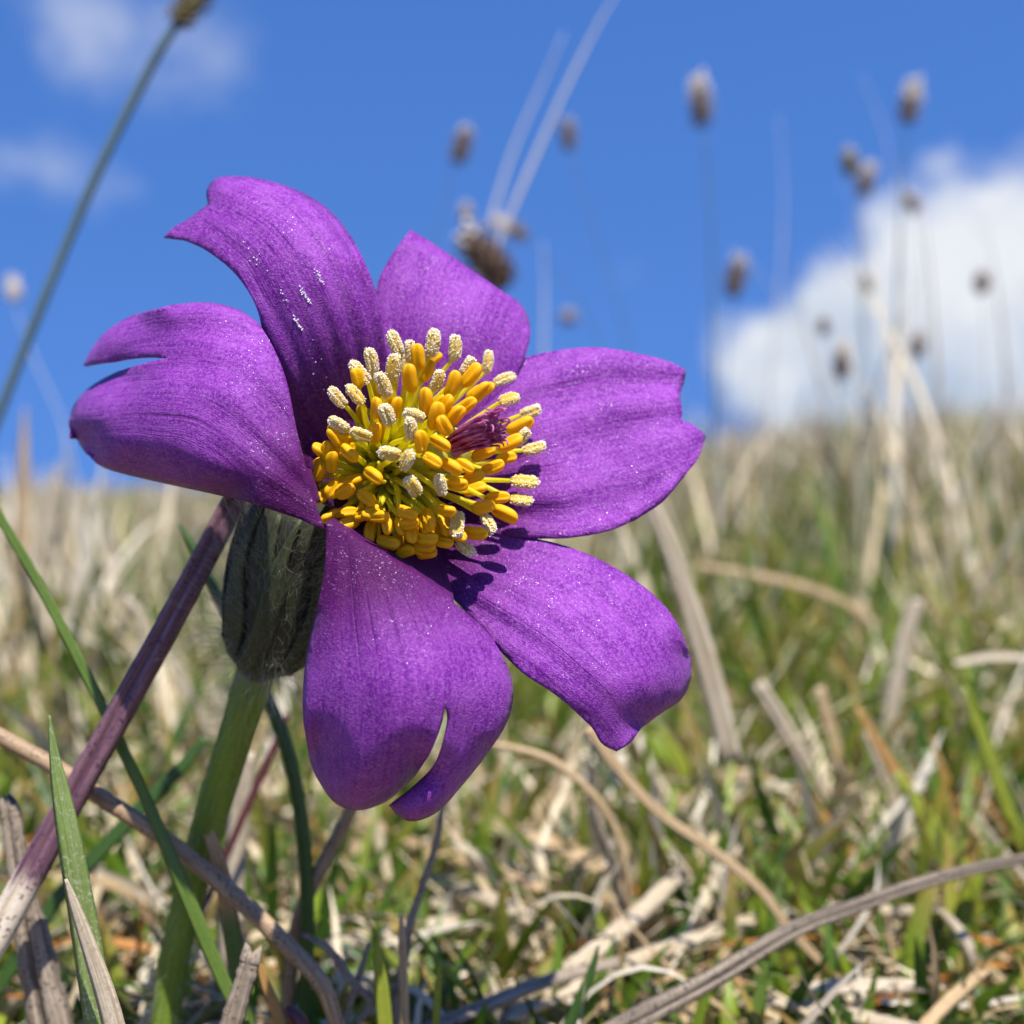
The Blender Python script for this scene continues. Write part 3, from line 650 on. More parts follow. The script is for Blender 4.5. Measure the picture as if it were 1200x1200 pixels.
AN_O = [anther_mesh('anther_open', 1, s) for s in range(10, 14)] + [anther_mesh('anther_open', 2, s) for s in range(20, 23)]
OPEN = [(488,190,115,112),(380,270,100,112),(475,300,80,125),(335,315,130,115),(545,225,90,90),(640,190,80,118),(735,210,85,108),(875,270,80,100),(790,290,60,60),(665,350,70,66),(430,370,110,108),(240,420,130,100),(315,410,130,100),
 (245,535,150,92),(340,578,160,86),(445,497,110,88),(565,500,160,88),(548,555,95,95),(460,660,170,90),(535,690,60,76),(560,800,120,86),(680,795,100,86),(950,345,20,98),(968,430,15,92),(1060,480,20,78),(1075,635,15,102),(1035,780,-5,118),(1020,858,-5,98),(750,960,85,112),(880,960,120,88),(785,1060,-35,88),(1020,590,45,60)]
CLOSED = [(585,250,95,105),(550,340,95,112),(725,365,70,112),(805,325,50,112),(850,400,45,102),(610,440,85,112),(790,460,40,92),(655,500,75,112),(700,450,60,84),(400,465,80,84),(745,500,50,92),(695,540,120,84),(675,618,150,96),(640,690,150,92),(725,718,150,92),(590,610,90,90),
 (1015,540,25,116),(970,612,25,112),(780,715,150,84),(820,760,20,84),(900,715,20,94),(860,660,25,102),(750,790,0,66),(860,890,10,98),(950,920,-25,112),(920,850,5,102),(825,995,-5,102),(740,1000,-30,102),(535,908,-20,97),(390,755,-35,92),(360,850,-35,92),(290,655,-40,92),(225,590,-60,66),
 (215,695,80,92),(165,735,60,92),(270,820,30,92),(175,835,45,92),(410,925,0,97),(545,955,10,84),(285,955,20,92),(455,1035,-10,102),(620,1020,0,92),(610,1055,0,92),(690,1035,-10,84),(530,1080,20,84),(620,1085,10,70),(210,925,30,84),(130,820,50,84),(320,340,100,84),(350,920,20,80),(190,650,70,80),(700,900,-10,80)]
axd = np.array([.85, .52])
def zpx(zx, zy): return 330+zx*.275, 350+zy*.275
def stamen(px, py, ang, ln, opened, shrink=1.0, dz=0.0):
    lx, ly = (px-440)/FPX*.119, -(py-560)/FPX*.119; lat = math.hypot(lx, ly)
    cs = (lx*axd[0]+ly*axd[1])/max(lat, 1e-6)
    Lr = (.0128+.0030*cs)*shrink
    t = math.sqrt(max(Lr*Lr-lat*lat, (.0022+.0015*(1-cs))**2)) + dz
    pos = P(px, py, .1265-t)
    outw = Vector((pos-R0)).normalized()
    half = ln*.275*.5*.1165/FPX*1.08
    # long axis: the image angle, leaning outwards/towards the lens by how foreshortened the stamen is
    a = math.radians(ang); img = RT*math.cos(a)+UP*math.sin(a)
    if img.dot(outw) < 0 and abs(img.dot(outw)) > .25: img = -img
    depth_lean = -FW*max(.0, (t/Lr))*.55
    axis = (img+depth_lean).normalized()
    # filament: from a ring on the receptacle, arching to the anther
    ringd = (outw+Vector((random.uniform(-.5, .5), random.uniform(-.4, .1), random.uniform(-.5, .5)))).normalized()
    root = R0+Vector((.0006, -.001, .0002))+ringd*.0029
    tip = pos-axis*half*.82
    mid = root.lerp(tip, .5)+outw*.0004+Vector((random.uniform(-1, 1), random.uniform(-.5, .5), random.uniform(-1, 1)))*.0006+UP*.0003
    st = put(link('stamen', sweep([root, mid, tip, tip+axis*half*.25], [.00034, .00028, .00020, .00016], 'round', n=4), M_FIL), flower)
    me = random.choice(AN_O if opened else AN_C)
    an = bpy.data.objects.new('anther', me); COL.objects.link(an)
    z = axis; y = (FW - z*FW.dot(z)); y = (y.normalized() if y.length > 1e-3 else UP.copy()); x = y.cross(z)
    R = Matrix((x, y, z)).transposed().to_4x4() @ Matrix.Rotation(random.uniform(-.7, .7), 4, 'Z')
    if opened: half *= .92
    wsc = random.uniform(.92, 1.08)*half; w2 = max(half, .00115)*random.uniform(.88, 1.04)*(.96 if opened else 1.0)
    an.parent = st
    an.matrix_parent_inverse = Matrix.Translation(flower.location).inverted() @ Matrix.Identity(4)
    an.matrix_parent_inverse = Matrix.Identity(4)
    an.matrix_basis = Matrix.Translation(pos) @ R @ Matrix.Diagonal((w2, w2, max(half, .00100)*1.08, 1))
for q in OPEN: stamen(*zpx(q[0], q[1]), q[2], q[3], True)
for q in CLOSED: stamen(*zpx(q[0], q[1]), q[2], q[3], False)
rr = random.Random(5)
for k in range(26):       # the crowded rim low on the shaded side
    th = math.radians(rr.uniform(150, 300)); r = rr.uniform(.72, 1.0)
    stamen(478+105*r*math.cos(th), 540-100*r*math.sin(th), math.degrees(th)+rr.uniform(-40, 40), rr.uniform(82, 98), False, shrink=rr.uniform(.84, .98))
for k in range(34):       # the inner and hidden ones
    th = rr.uniform(0, 2*math.pi); r = rr.uniform(.35, .82)
    ex, ey = 500+130*r*math.cos(th)*.95, 515-120*r*math.sin(th)
    if math.hypot(ex-561, ey-508) < 34 or (415 < ex < 520 and 510 < ey < 630): continue
    stamen(ex, ey, math.degrees(math.atan2(560-ey, ex-440))+rr.uniform(-25, 25), rr.uniform(80, 100), rr.random() < .2, shrink=rr.uniform(.66, .84))
for k in range(120):      # inner filaments packed round the receptacle, their anthers already shed
    th = rr.uniform(0, 2*math.pi); r = rr.uniform(.15, .8); ex, ey = 485+105*r*math.cos(th), 535-100*r*math.sin(th)
    if math.hypot(ex-561, ey-508) < 30: continue
    lx, ly = (ex-440)/FPX*.119, -(ey-560)/FPX*.119; lat = math.hypot(lx, ly); Lr = rr.uniform(.0072, .0096)
    tip = P(ex, ey, .1265-math.sqrt(max(Lr*Lr-lat*lat, .003**2))); root = R0+Vector((.0008, -.0016, .0004))+(tip-R0).normalized()*.0034
    mid = root.lerp(tip, .5)+Vector((rr.uniform(-1, 1), rr.uniform(-1, 1), rr.uniform(-1, 1)))*.0004
    put(link('filament', sweep([root, mid, tip], [.00034, .00028, .00014], 'round', n=4), M_FIL), flower)
# pistil: a tuft of styles
pist = link('pistil', sweep([R0+Vector((0, -.001, 0)), P(505, 536, .1185), P(530, 523, .1160)], [.0012, .0018, .0022], 'round', n=4), M_REC); put(pist, flower)
for k in range(64):
    a = rr.uniform(0, 2*math.pi); r = math.sqrt(rr.random()); ox, oy = math.cos(a)*r, math.sin(a)*r
    p0 = P(528+ox*9, 524+oy*16, .1162); p1 = P(552+ox*14+rr.uniform(-4, 4), 512+oy*19+rr.uniform(-4, 4), .1138+.0012*oy); L = rr.uniform(.72, 1.12)
    p2 = P(552+(30+ox*16)*L+rr.uniform(-5, 5), 512+(-10+oy*24)*L+rr.uniform(-6, 6), .1122+.0015*oy)
    hook = p2+Vector((rr.uniform(-1, 1), rr.uniform(-.6, .6), rr.uniform(-1, 1)))*.0007
    s = link('style', sweep([p0, p1, p2, hook], [.00013, .00012, .00010, .00007], 'round', n=4), M_STYLE); s.parent = pist
    s.matrix_parent_inverse = Matrix.Identity(4)
# pollen dusted on the upper left petal
def dust(pet, spots):
    o, V2, dep = pet; bm = bmesh.new()
    for px, py, n, sx, sy in spots:
        for k in range(n):
            x = px+random.gauss(0, sx); y = py+random.gauss(0, sy)+(x-px)*1.1
            i = int(np.argmin(((V2-np.array([x, y]))**2).sum(1)))
            g = bmesh.ops.create_icosphere(bm, subdivisions=1, radius=random.uniform(.00002, .00008)); bmesh.ops.translate(bm, vec=P(x, y, DREF+dep[i]/1000-.0002), verts=g['verts'])
    me = bpy.data.meshes.new('pollen'); bm.to_mesh(me); bm.free()
    q = link('pollen', me, M_DUST); q['kind'] = 'stuff'; q.parent = o; q.matrix_parent_inverse = Matrix.Identity(4)
M_DUST = mat_plain('white pollen dust', (.85, .82, .82), (.95, .93, .93), 1500, .8, spec=.2)
dust(PETAL_UL, [(372, 320, 22, 2., 2.5), (377, 329, 16, 1.6, 1.5), (356, 343, 30, 3., 2.5), (363, 354, 18, 1.6, 2), (346, 374, 22, 2., 2.5), (351, 382, 22, 2.4, 1.2), (330, 345, 10, 6, 5), (295, 296, 12, 9, 6), (370, 432, 8, 6, 16)])

# ------------------------------------------------------------------ single blades and stalks round the flower
M_PURP = mat_strip('purple dry stalk', (.075, .024, .045), (.21, .11, .14), 5, 60, (.03, .012, .03), .85, .6, low=(.62, .52, .40), lowr=(.50, .56))  # purple darkened by painted petal shadow; second colour paints the sunlit run
M_BROWN = mat_strip('brown dry stalk', (.20, .125, .065), (.36, .245, .14), 6, 130, (.07, .04, .02), .8, .6)
M_TAN = mat_strip('tan dry blade', (.34, .225, .11), (.50, .37, .21), 6, 120, (.2, .12, .05), .5, .55, transl=.1)
M_PALE = mat_strip('pale bleached straw', (.34, .265, .165), (.54, .465, .35), 6, 90, (.3, .22, .15), .6, .55, transl=.1)
M_GREY = mat_strip('grey weathered straw', (.11, .08, .055), (.35, .285, .21), 9, 75, (.05, .035, .025), .95, .7)
M_GREYD = mat_strip('dark weathered stem', (.055, .04, .03), (.27, .215, .15), 12, 60, (.03, .02, .015), .95, .7)
M_GREEN = mat_strip('green blade', (.085, .155, .022), (.15, .23, .04), 6, 60, rough=.38, transl=.25)
M_DGREEN = mat_strip('dark green blade', (.035, .085, .018), (.065, .135, .026), 6, 60, rough=.4, transl=.25)
M_FROST = mat_strip('frosted green blade', (.14, .22, .04), (.27, .34, .12), 8, 50, (.5, .52, .4), .5, .35, transl=.2)
M_YELL = mat_strip('yellow green blade', (.25, .31, .025), (.36, .39, .05), 6, 60, rough=.4, transl=.35)
M_ORANGE = mat_strip('withering orange blade', (.40, .20, .05), (.50, .30, .10), 6, 60, rough=.5, transl=.3, low=(.17, .24, .03), lowr=(.45, .75))
M_RED = mat_strip('dark red shoot', (.06, .014, .02), (.12, .03, .035), 6, 80, rough=.35)
M_TANGR = mat_strip('tan tipped green blade', (.40, .22, .09), (.52, .33, .16), 6, 90, rough=.5, low=(.10, .16, .03), lowr=(.40, .55), transl=.15)
FACE = Vector((0, -1, .25))
def single(name, pts, mat, prof, label, cat, root=True, face=FACE, group=None, twist=0., n=7, jag=0.0):
    path, hw = px_path(pts)
    if root: path, hw = to_ground(path, hw)
    base = path[-1]
    o = link(name, sweep(path, hw, prof, face, n, twist=twist, jag=jag), mat); return tagged(o, label, cat, group)
def lying(name, pts, mat, prof, label, cat, group=None, face=Vector((0, -.6, 1)), jag=.1):
    """(px, py, height above turf m, width mm)"""
    path = [G(x, y, z) for x, y, z, w in pts]; hw = [w*.0005 for x, y, z, w in pts]
    o = link(name, sweep(path, hw, prof, face, 7, jag=jag), mat); return tagged(o, label, cat, group)

single('dry_stalk', [(304, 530, .1325, 28), (272, 592, .133, 30), (185, 755, .134, 32), (100, 908, .135, 33), (42, 1012, .135, 36), (0, 1088, .135, 38), (-45, 1165, .135, 38)], M_PURP, 'fold', 'purplish speckled dry stalk with a lengthwise groove, leaning under the swept back petal', 'stalk')
single('green_blade', [(-30, 548, .139, 9), (0, 606, .139, 11), (50, 692, .139, 12), (120, 828, .1385, 13), (175, 945, .138, 14), (215, 1040, .137, 17), (262, 1150, .1365, 17), (300, 1230, .136, 15)], M_GREEN, 'blade', 'long thin green blade crossing behind the purple stalk', 'grass blade')
single('brown_stalk', [(-60, 828, .139, 18), (0, 863, .139, 19), (60, 896, .139, 20), (130, 942, .1393, 20), (200, 988, .1395, 20), (270, 1045, .139, 21), (330, 1102, .138, 21), (375, 1150, .137, 21), (397, 1205, .137, 18)], M_BROWN, 'round', 'brown round dry stalk slanting in front of the flower stem', 'stalk')
single('green_blade', [(58, 838, .122, 2), (63, 880, .122, 11), (72, 930, .122, 22), (82, 985, .122, 29), (96, 1065, .1225, 33), (110, 1150, .123, 36), (122, 1230, .123, 36)], M_FROST, 'blade', 'broad pointed green blade with a silvery sheen before the purple stalk', 'grass blade')
single('dry_straw', [(77, 1030, .119, 4), (88, 1062, .119, 13), (105, 1110, .119, 19), (125, 1170, .119, 25), (142, 1235, .119, 27)], M_PALE, 'flat', 'short pale straw blade standing before the broad green blade', 'grass blade')
single('straw_stub', [(11, 946, .142, 22), (14, 965, .142, 24), (22, 1020, .142, 28), (40, 1110, .142, 42), (62, 1215, .142, 52)], M_GREY, 'fold', 'broken grey hollow straw with a ragged top behind the purple stalk', 'straw', jag=.12)
single('dry_straw', [(-18, 1130, .133, 16), (20, 1060, .134, 16), (60, 990, .135, 10)], M_DGREEN, 'blade', 'dark green blade end under the purple stalk', 'grass blade', root=False) if False else None
single('brown_tipped_blade', [(236, 950, .1412, 6), (242, 968, .1412, 13), (256, 1010, .1412, 19), (266, 1055, .1412, 20), (275, 1110, .1412, 22), (290, 1210, .1412, 22)], M_TANGR, 'blade', 'blunt tan tipped blade standing against the flower stem', 'grass blade')
single('green_blade', [(210, 614, .150, 4), (228, 646, .150, 11), (262, 712, .150, 14), (308, 806, .150, 15), (338, 885, .150, 17), (354, 970, .1505, 17), (360, 1060, .151, 17), (358, 1170, .152, 17)], M_DGREEN, 'round', 'dark green round blade passing behind the flower cup', 'grass blade')
single('green_blade', [(240, 865, .165, 8), (215, 897, .165, 15), (172, 940, .165, 18), (120, 995, .165, 18), (70, 1050, .165, 18), (30, 1110, .165, 18)], M_DGREEN, 'blade', 'dark green blade slanting away behind the flower stem', 'grass blade')
single('dry_straw', [(290, 880, .175, 22), (280, 960, .175, 26), (272, 1050, .175, 28), (268, 1140, .175, 28)], M_PALE, 'flat', 'bright bleached straw upright just behind the flower stem', 'straw')
single('brown_stalk', [(418, 935, .152, 14), (400, 972, .152, 16), (372, 1025, .152, 17), (348, 1085, .152, 17), (338, 1170, .153, 17)], M_BROWN, 'round', 'short brown bent stalk below the slit front petal', 'stalk')
single('dry_stalk', [(519, 940, .150, 6), (512, 985, .150, 8), (495, 1040, .150, 9), (480, 1085, .150, 11), (470, 1150, .150, 12)], M_GREY, 'round', 'thin grey stalk touching the slit end of the front petal', 'stalk')
single('straw_spike', [(470, 1074, .142, 4), (471, 1100, .142, 9), (473, 1150, .142, 11), (474, 1210, .142, 12)], M_TAN, 'fold', 'pointed tan straw spike beside the thin grey stalk', 'straw')
single('green_blade', [(443, 1098, .140, 3), (444, 1125, .140, 12), (448, 1165, .140, 18), (452, 1215, .140, 20)], M_YELL, 'blade', 'short bright green pointed blade beside the tan spike', 'grass blade')
single('yellow_blade', [(515, 1128, .146, 5), (513, 1160, .146, 9), (510, 1210, .146, 10)], M_YELL, 'blade', 'tiny yellow blade with a dry tip near the tan spike', 'grass blade')
single('yellow_blade', [(486, 1092, .158, 5), (510, 1122, .158, 8), (548, 1163, .158, 9)], M_YELL, 'blade', 'yellow blade leaning over the turf beside the tan spike', 'grass blade')
single('green_blade', [(701, 1108, .150, 3), (694, 1135, .150, 9), (680, 1170, .150, 13), (664, 1210, .150, 15)], M_DGREEN, 'blade', 'short dark green blade in front of the long pale straw', 'grass blade')
single('green_blade', [(897, 1128, .160, 4), (894, 1150, .160, 13), (888, 1180, .160, 19), (884, 1215, .160, 20)], M_GREEN, 'blade', 'short green blade standing under the grey arching stem', 'grass blade')
single('orange_blade', [(303, 1126, .136, 4), (310, 1150, .136, 11), (322, 1180, .136, 14), (332, 1215, .136, 15)], M_ORANGE, 'blade', 'small orange withered blade below the brown stalk', 'grass blade')
single('straw_stub', [(294, 1122, .131, 24), (290, 1138, .131, 24), (278, 1175, .131, 25), (264, 1225, .131, 27)], M_GREY, 'fold', 'broken brownish straw stub with a frayed end below the brown stalk', 'straw', jag=.14)
single('red_shoot', [(335, 1180, .139, 6), (342, 1188, .139, 17), (352, 1200, .139, 20), (358, 1225, .139, 16)], M_RED, 'round', 'dark red budding shoot low in the turf', 'shoot')
single('dry_stalk', [(355, 1095, .141, 5), (385, 1112, .141, 9), (412, 1150, .141, 11), (434, 1172, .141, 10), (425, 1192, .141, 8), (405, 1215, .141, 9)], M_GREY, 'fold', 'crooked grey broken stem at the end of the brown stalk', 'stalk', jag=.1)
single('dry_stalk', [(433, 1105, .143, 5), (425, 1130, .143, 7), (418, 1152, .143, 8)], M_GREY, 'round', 'grey twig propped beside the short bright green blade', 'stalk')
# grey stem arching through the lower right
single('grey_stem', [(640, 1262, .138, 27), (720, 1208, .142, 27), (830, 1150, .147, 24), (930, 1090, .152, 20), (1020, 1056, .158, 17), (1110, 1026, .164, 14), (1200, 1006, .170, 12), (1290, 992, .176, 10)], M_GREYD, 'fold', 'long grey speckled dry stem arching over the turf', 'stalk', root=False, jag=.06)
single('tan_blade', [(690, 852, .172, 14), (722, 897, .172, 13), (770, 950, .172, 12), (840, 1000, .172, 12), (890, 1042, .172, 12), (925, 1088, .172, 11), (985, 1152, .173, 11)], M_TAN, 'blade', 'long curving tan blade reaching out from under the drooping petal', 'grass blade')
single('tan_blade', [(575, 872, .185, 6), (600, 877, .185, 9), (645, 891, .185, 10), (685, 922, .185, 10), (715, 960, .185, 9), (732, 1010, .185, 8), (736, 1055, .186, 8)], M_TAN, 'round', 'thin arching tan blade between the two lower petals', 'grass blade')
single('tan_blade', [(690, 928, .188, 8), (702, 965, .188, 9), (716, 1010, .188, 9), (728, 1060, .188, 9)], M_GREY, 'round', 'thin hanging straw under the arching tan blade', 'grass blade')
single('dry_straw', [(762, 585, .215, 16), (782, 635, .215, 20), (806, 705, .215, 25), (832, 790, .215, 27), (858, 892, .215, 26)], M_PALE, 'fold', 'tall bleached white straw leaning beside the drooping petal', 'straw', root=False)
single('dry_straw', [(888, 800, .235, 16), (925, 860, .235, 19), (968, 935, .235, 20), (1010, 1002, .235, 20)], M_PALE, 'fold', 'pale straw blade leaning out of the orange tinged tuft', 'straw')
single('dry_straw', [(960, 805, .240, 12), (978, 870, .240, 15), (1000, 940, .240, 16), (1020, 1010, .240, 16)], M_TAN, 'blade', 'narrow tan blade inside the orange tinged tuft', 'straw')
single('dry_straw', [(1018, 860, .232, 14), (1036, 905, .232, 18), (1060, 985, .232, 18), (1068, 1010, .232, 16)], M_PALE, 'fold', 'pale ragged straw rising beside the orange tipped blade', 'straw', jag=.12)
single('dry_straw', [(1076, 702, .27, 14), (1062, 745, .27, 22), (1052, 790, .27, 22), (1042, 850, .27, 20)], M_PALE, 'flat', 'short upright whitish straw behind the orange tinged tuft', 'straw')
single('orange_blade', [(935, 920, .225, 14), (960, 955, .225, 16), (990, 992, .225, 15), (1012, 1020, .225, 12)], M_ORANGE, 'blade', 'orange withered blade at the foot of the straw tuft', 'grass blade')
single('orange_blade', [(1005, 830, .220, 8), (1040, 890, .220, 13), (1075, 940, .220, 17), (1112, 1000, .220, 22)], M_ORANGE, 'blade', 'orange tipped blade turning green towards its foot', 'grass blade')
single('orange_blade', [(1092, 868, .225, 6), (1108, 915, .225, 13), (1130, 970, .225, 16), (1150, 1040, .225, 17)], M_ORANGE, 'blade', 'slender orange blade among the bright yellow green blades', 'grass blade')
single('green_blade', [(1050, 905, .205, 8), (1095, 975, .205, 26), (1140, 1045, .205, 36), (1200, 1105, .205, 38), (1250, 1150, .205, 36)], M_YELL, 'blade', 'wide bright yellow green blade beside the grey arching stem', 'grass blade')
single('green_blade', [(1130, 805, .22, 5), (1150, 860, .22, 14), (1175, 930, .22, 20), (1200, 1000, .22, 22), (1215, 1060, .22, 22)], M_YELL, 'blade', 'upright bright green blade next to the wide yellow green one', 'grass blade')
single('green_blade', [(1085, 880, .235, 12), (1100, 940, .235, 20), (1120, 1000, .235, 22), (1140, 1060, .235, 22)], M_GREEN, 'blade', 'mid green blade behind the wide yellow green blade', 'grass blade')
single('green_blade', [(830, 962, .215, 6), (880, 990, .215, 22), (950, 1030, .215, 30), (1020, 1058, .215, 26)], M_DGREEN, 'blade', 'wide dark green blade bending low near the tuft foot', 'grass blade')
single('green_blade', [(885, 1000, .20, 10), (930, 1050, .20, 18), (985, 1100, .20, 20), (1050, 1150, .20, 18)], M_GREEN, 'blade', 'green blade passing under the grey arching stem', 'grass blade')
single('green_blade', [(775, 855, .235, 8), (800, 900, .235, 18), (825, 960, .235, 22), (840, 1030, .235, 22)], M_YELL, 'blade', 'yellow green blade under the rolled tip of the drooping petal', 'grass blade')
single('green_blade', [(612, 900, .23, 6), (604, 950, .23, 10), (598, 1010, .23, 11)], M_GREEN, 'blade', 'thin upright green blade between the lower petals', 'grass blade')
single('tan_blade', [(780, 950, .235, 12), (815, 925, .235, 15), (855, 910, .235, 16), (890, 912, .235, 15), (905, 930, .235, 10)], M_TAN, 'blade', 'arched tan blade end near the bleached white straw', 'grass blade', root=False)
single('tan_blade', [(815, 662, .32, 6), (880, 673, .32, 9), (950, 690, .32, 10), (1000, 712, .32, 9), (1030, 735, .32, 7)], M_TAN, 'blade', 'blurred tan blade lying nearly level beyond the bleached white straw', 'grass blade', root=False)
single('dry_straw', [(145, 700, .24, 8), (160, 715, .24, 10), (167, 745, .24, 11), (155, 790, .24, 10), (130, 840, .24, 9)], M_PALE, 'flat', 'curled whitish blade behind the purple stalk', 'grass blade')
single('dry_straw', [(29, 478, .36, 2), (28, 520, .36, 11), (27, 560, .36, 15), (24, 660, .36, 18), (22, 760, .36, 18)], M_TAN, 'flat', 'tall tan blade standing against the sky under the thick slanting stalk', 'straw')
single('dry_straw', [(70, 540, .38, 2), (64, 570, .38, 13), (55, 610, .38, 19), (44, 680, .38, 22), (36, 760, .38, 22)], M_PALE, 'flat', 'broad whitish blade beside the tall tan blade', 'straw')
single('red_grass', [(338, 835, .17, 6), (315, 890, .17, 9), (288, 950, .17, 9), (262, 1010, .17, 9)], M_RED, 'blade', 'dark red thin blade behind the flower stem', 'grass blade')
# straws lying on the turf
lying('lying_straw', [(798, 1022, .020, 2.4), (760, 1060, .018, 2.9), (700, 1112, .016, 2.9), (650, 1150, .014, 2.4)], M_PALE, 'fold', 'thick whitish broken straw lying on the turf under the long tan blade', 'straw')
lying('lying_straw', [(1080, 1068, .014, 1.6), (980, 1066, .015, 2.2), (880, 1080, .015, 2.4), (780, 1112, .014, 2.6), (690, 1148, .013, 2.6), (600, 1190, .012, 2.4)], M_PALE, 'fold', 'long pale straw lying across the turf behind the grey stem', 'straw')
lying('lying_straw', [(720, 1128, .018, 1.7), (640, 1150, .017, 1.9), (560, 1182, .016, 1.9), (480, 1215, .014, 1.9)], M_GREY, 'fold', 'greyish straw lying towards the tan spike', 'straw')
lying('lying_straw', [(420, 958, .018, 2.0), (490, 990, .018, 2.4), (560, 1015, .018, 2.4), (632, 1040, .018, 2.2)], M_TAN, 'fold', 'tan straw lying in the turf below the front petal', 'straw')
lying('lying_straw', [(505, 1028, .016, 2.2), (560, 1048, .016, 2.8), (630, 1082, .016, 2.8)], M_PALE, 'fold', 'pale short straw lying just below the tan lying straw', 'straw')
lying('lying_straw', [(390, 1108, .012, 2.0), (440, 1095, .012, 2.6), (530, 1080, .012, 2.4)], M_PALE, 'fold', 'whitish straw lying behind the short bright green blade', 'straw')
lying('lying_straw', [(900, 1175, .012, 1.8), (960, 1182, .012, 2.2), (1040, 1200, .012, 2.2), (1100, 1215, .012, 2.0)], M_PALE, 'fold', 'pale straw lying low under the grey arching stem', 'straw')
lying('lying_straw', [(935, 1160, .014, 1.6), (1000, 1156, .014, 2.4), (1080, 1155, .014, 2.0)], M_PALE, 'fold', 'short bleached straw lying beside the short green blade', 'straw')
lying('lying_straw', [(1120, 778, .045, 1.6), (1160, 770, .046, 2.6), (1210, 772, .046, 2.6), (1280, 780, .045, 2.2)], M_PALE, 'flat', 'broad pale straw bent level beyond the bright yellow green blades', 'straw')
lying('lying_straw', [(1095, 1060, .016, 1.2), (1120, 1085, .018, 1.6), (1135, 1110, .016, 1.8), (1142, 1140, .012, 1.6)], M_PALE, 'fold', 'small curved bleached straw under the thin end of the grey stem', 'straw')
lying('lying_straw', [(1150, 1140, .016, 1.4), (1110, 1175, .014, 1.8), (1075, 1212, .012, 1.8)], M_TAN, 'fold', 'tan broken straw in front of the small curved bleached straw', 'straw')
lying('lying_straw', [(560, 960, .02, 2.6), (640, 985, .02, 4.2), (690, 1010, .02, 4.0), (700, 1018, .02, 3.0)], M_TAN, 'flat', 'broad faded blade lying flat behind the front petal', 'straw')

# ------------------------------------------------------------------ seed heads against the sky
M_SEEDST = mat_strip('grey green seed stalk', (.045, .085, .10), (.09, .14, .15), 6, 60, rough=.6)
M_SEEDPALE = mat_strip('pale seed stalk', (.58, .52, .48), (.72, .66, .60), 6, 60, rough=.6, transl=.2)
M_SEED = mat_plain('dark seed head scales', (.12, .085, .065), (.26, .19, .15), 700, .7)
M_SEEDD = mat_plain('brown seed head scales', (.03, .014, .008), (.10, .05, .025), 700, .7)
M_SEEDP = mat_plain('pale seed head scales', (.55, .46, .36), (.78, .68, .58), 700, .7)
M_SEEDG = mat_plain('olive seed head scales', (.10, .085, .03), (.24, .19, .08), 700, .7)
def scale_cluster(c, axis, L, W, mats, split, seed):
    """an egg-shaped spike of overlapping pointed scales; the part above split uses the second material"""
    r = random.Random(seed); bm = bmesh.new(); ax = Vector(axis).normalized(); s = ax.cross(Vector((0, 1, .1))).normalized(); f = s.cross(ax)
    for k in range(64):
        t = (k+.5)/64; a = k*2.399; rad = W*.5*math.sin(math.pi*min(1, .12+t*.86))**.8
        n = s*math.cos(a)+f*math.sin(a); root = Vector(c)+ax*(L*(t-.5))+n*rad*.55
        out = (ax*.85+n*(.65+.5*r.random())).normalized(); side = out.cross(n).normalized(); h = L*r.uniform(.16, .26); w = h*.32
        v = [bm.verts.new(root-side*w*.5), bm.verts.new(root+side*w*.5), bm.verts.new(root+out*h*.6+side*w*.8+n*w*.4), bm.verts.new(root+out*h), bm.verts.new(root+out*h*.6-side*w*.8+n*w*.4), bm.verts.new(root+out*h*.45+n*w)]
        for tri in ((0, 1, 5), (1, 2, 5), (2, 3, 5), (3, 4, 5), (4, 0, 5), (4, 3, 2), (0, 4, 2), (0, 2, 1)):
            fc = bm.faces.new([v[i] for i in tri]); fc.material_index = 1 if t+r.uniform(-.15, .15) > split else 0
    g = bmesh.ops.create_uvsphere(bm, u_segments=8, v_segments=6, radius=1)
    for v in g['verts']:
        q = v.co.copy(); v.co = Vector(c)+s*q.x*W*.36+f*q.y*W*.36+ax*q.z*L*.46
    me = bpy.data.meshes.new('seed_head'); bm.to_mesh(me); bm.free()
    for m_ in mats: me.materials.append(m_)
    return me
def seed_stalk(stem_px, head, mats, label, split=.6, depth=.5, smat=None, sw=.9, cat='seed head', seed=1):
    """stem_px: px points from under the head downwards; head: (px, py, length px, width px, lean deg) or None"""
    path = [P(x, y, depth) for x, y in stem_px]; hw = [sw*.00027*(min(1, .25+.28*i) if head is None else min(1, .6+.25*i)) for i in range(len(path))]
    path, hw = to_ground(path, hw)
    b = path[-1]; e = empty('seed_stalk', b, label, cat, 'seed stalks against the sky')
    put(link('stalk', sweep(path, hw, 'round', n=5), smat or M_SEEDST), e)
    if head:
        hx, hy, L, W, lean = head; k = depth/FPX
        put(link('seed_head', scale_cluster(P(hx, hy, depth), (math.sin(math.radians(lean)), 0, math.cos(math.radians(lean))), L*k, W*k, mats, split, seed), None), e)
    return e
DK, MX, OL = (M_SEED, M_SEEDP), (M_SEED, M_SEEDP), (M_SEEDG, M_SEEDP)
seed_stalk([(222, 6), (206, 30), (180, 72), (120, 190), (60, 330), (0, 482), (-50, 620)], (225, 3, 72, 36, 38), OL, 'olive seed head on a thick blue green stalk slanting past the thin clouds', .85, .24, M_SEEDST, 3.5, seed=2)
seed_stalk([(536, 185), (522, 235), (508, 290), (480, 420), (470, 640)], (541, 172, 44, 24, 14), DK, 'dark small seed head above the pointed back petal', .78, .46, sw=1.1, seed=3)
seed_stalk([(668, 178), (690, 250), (730, 380), (745, 480), (750, 640)], (666, 160, 36, 20, -6), DK, 'dark small seed head beside the longer of two tall pale stalks', .8, .5, sw=1.0, seed=4)
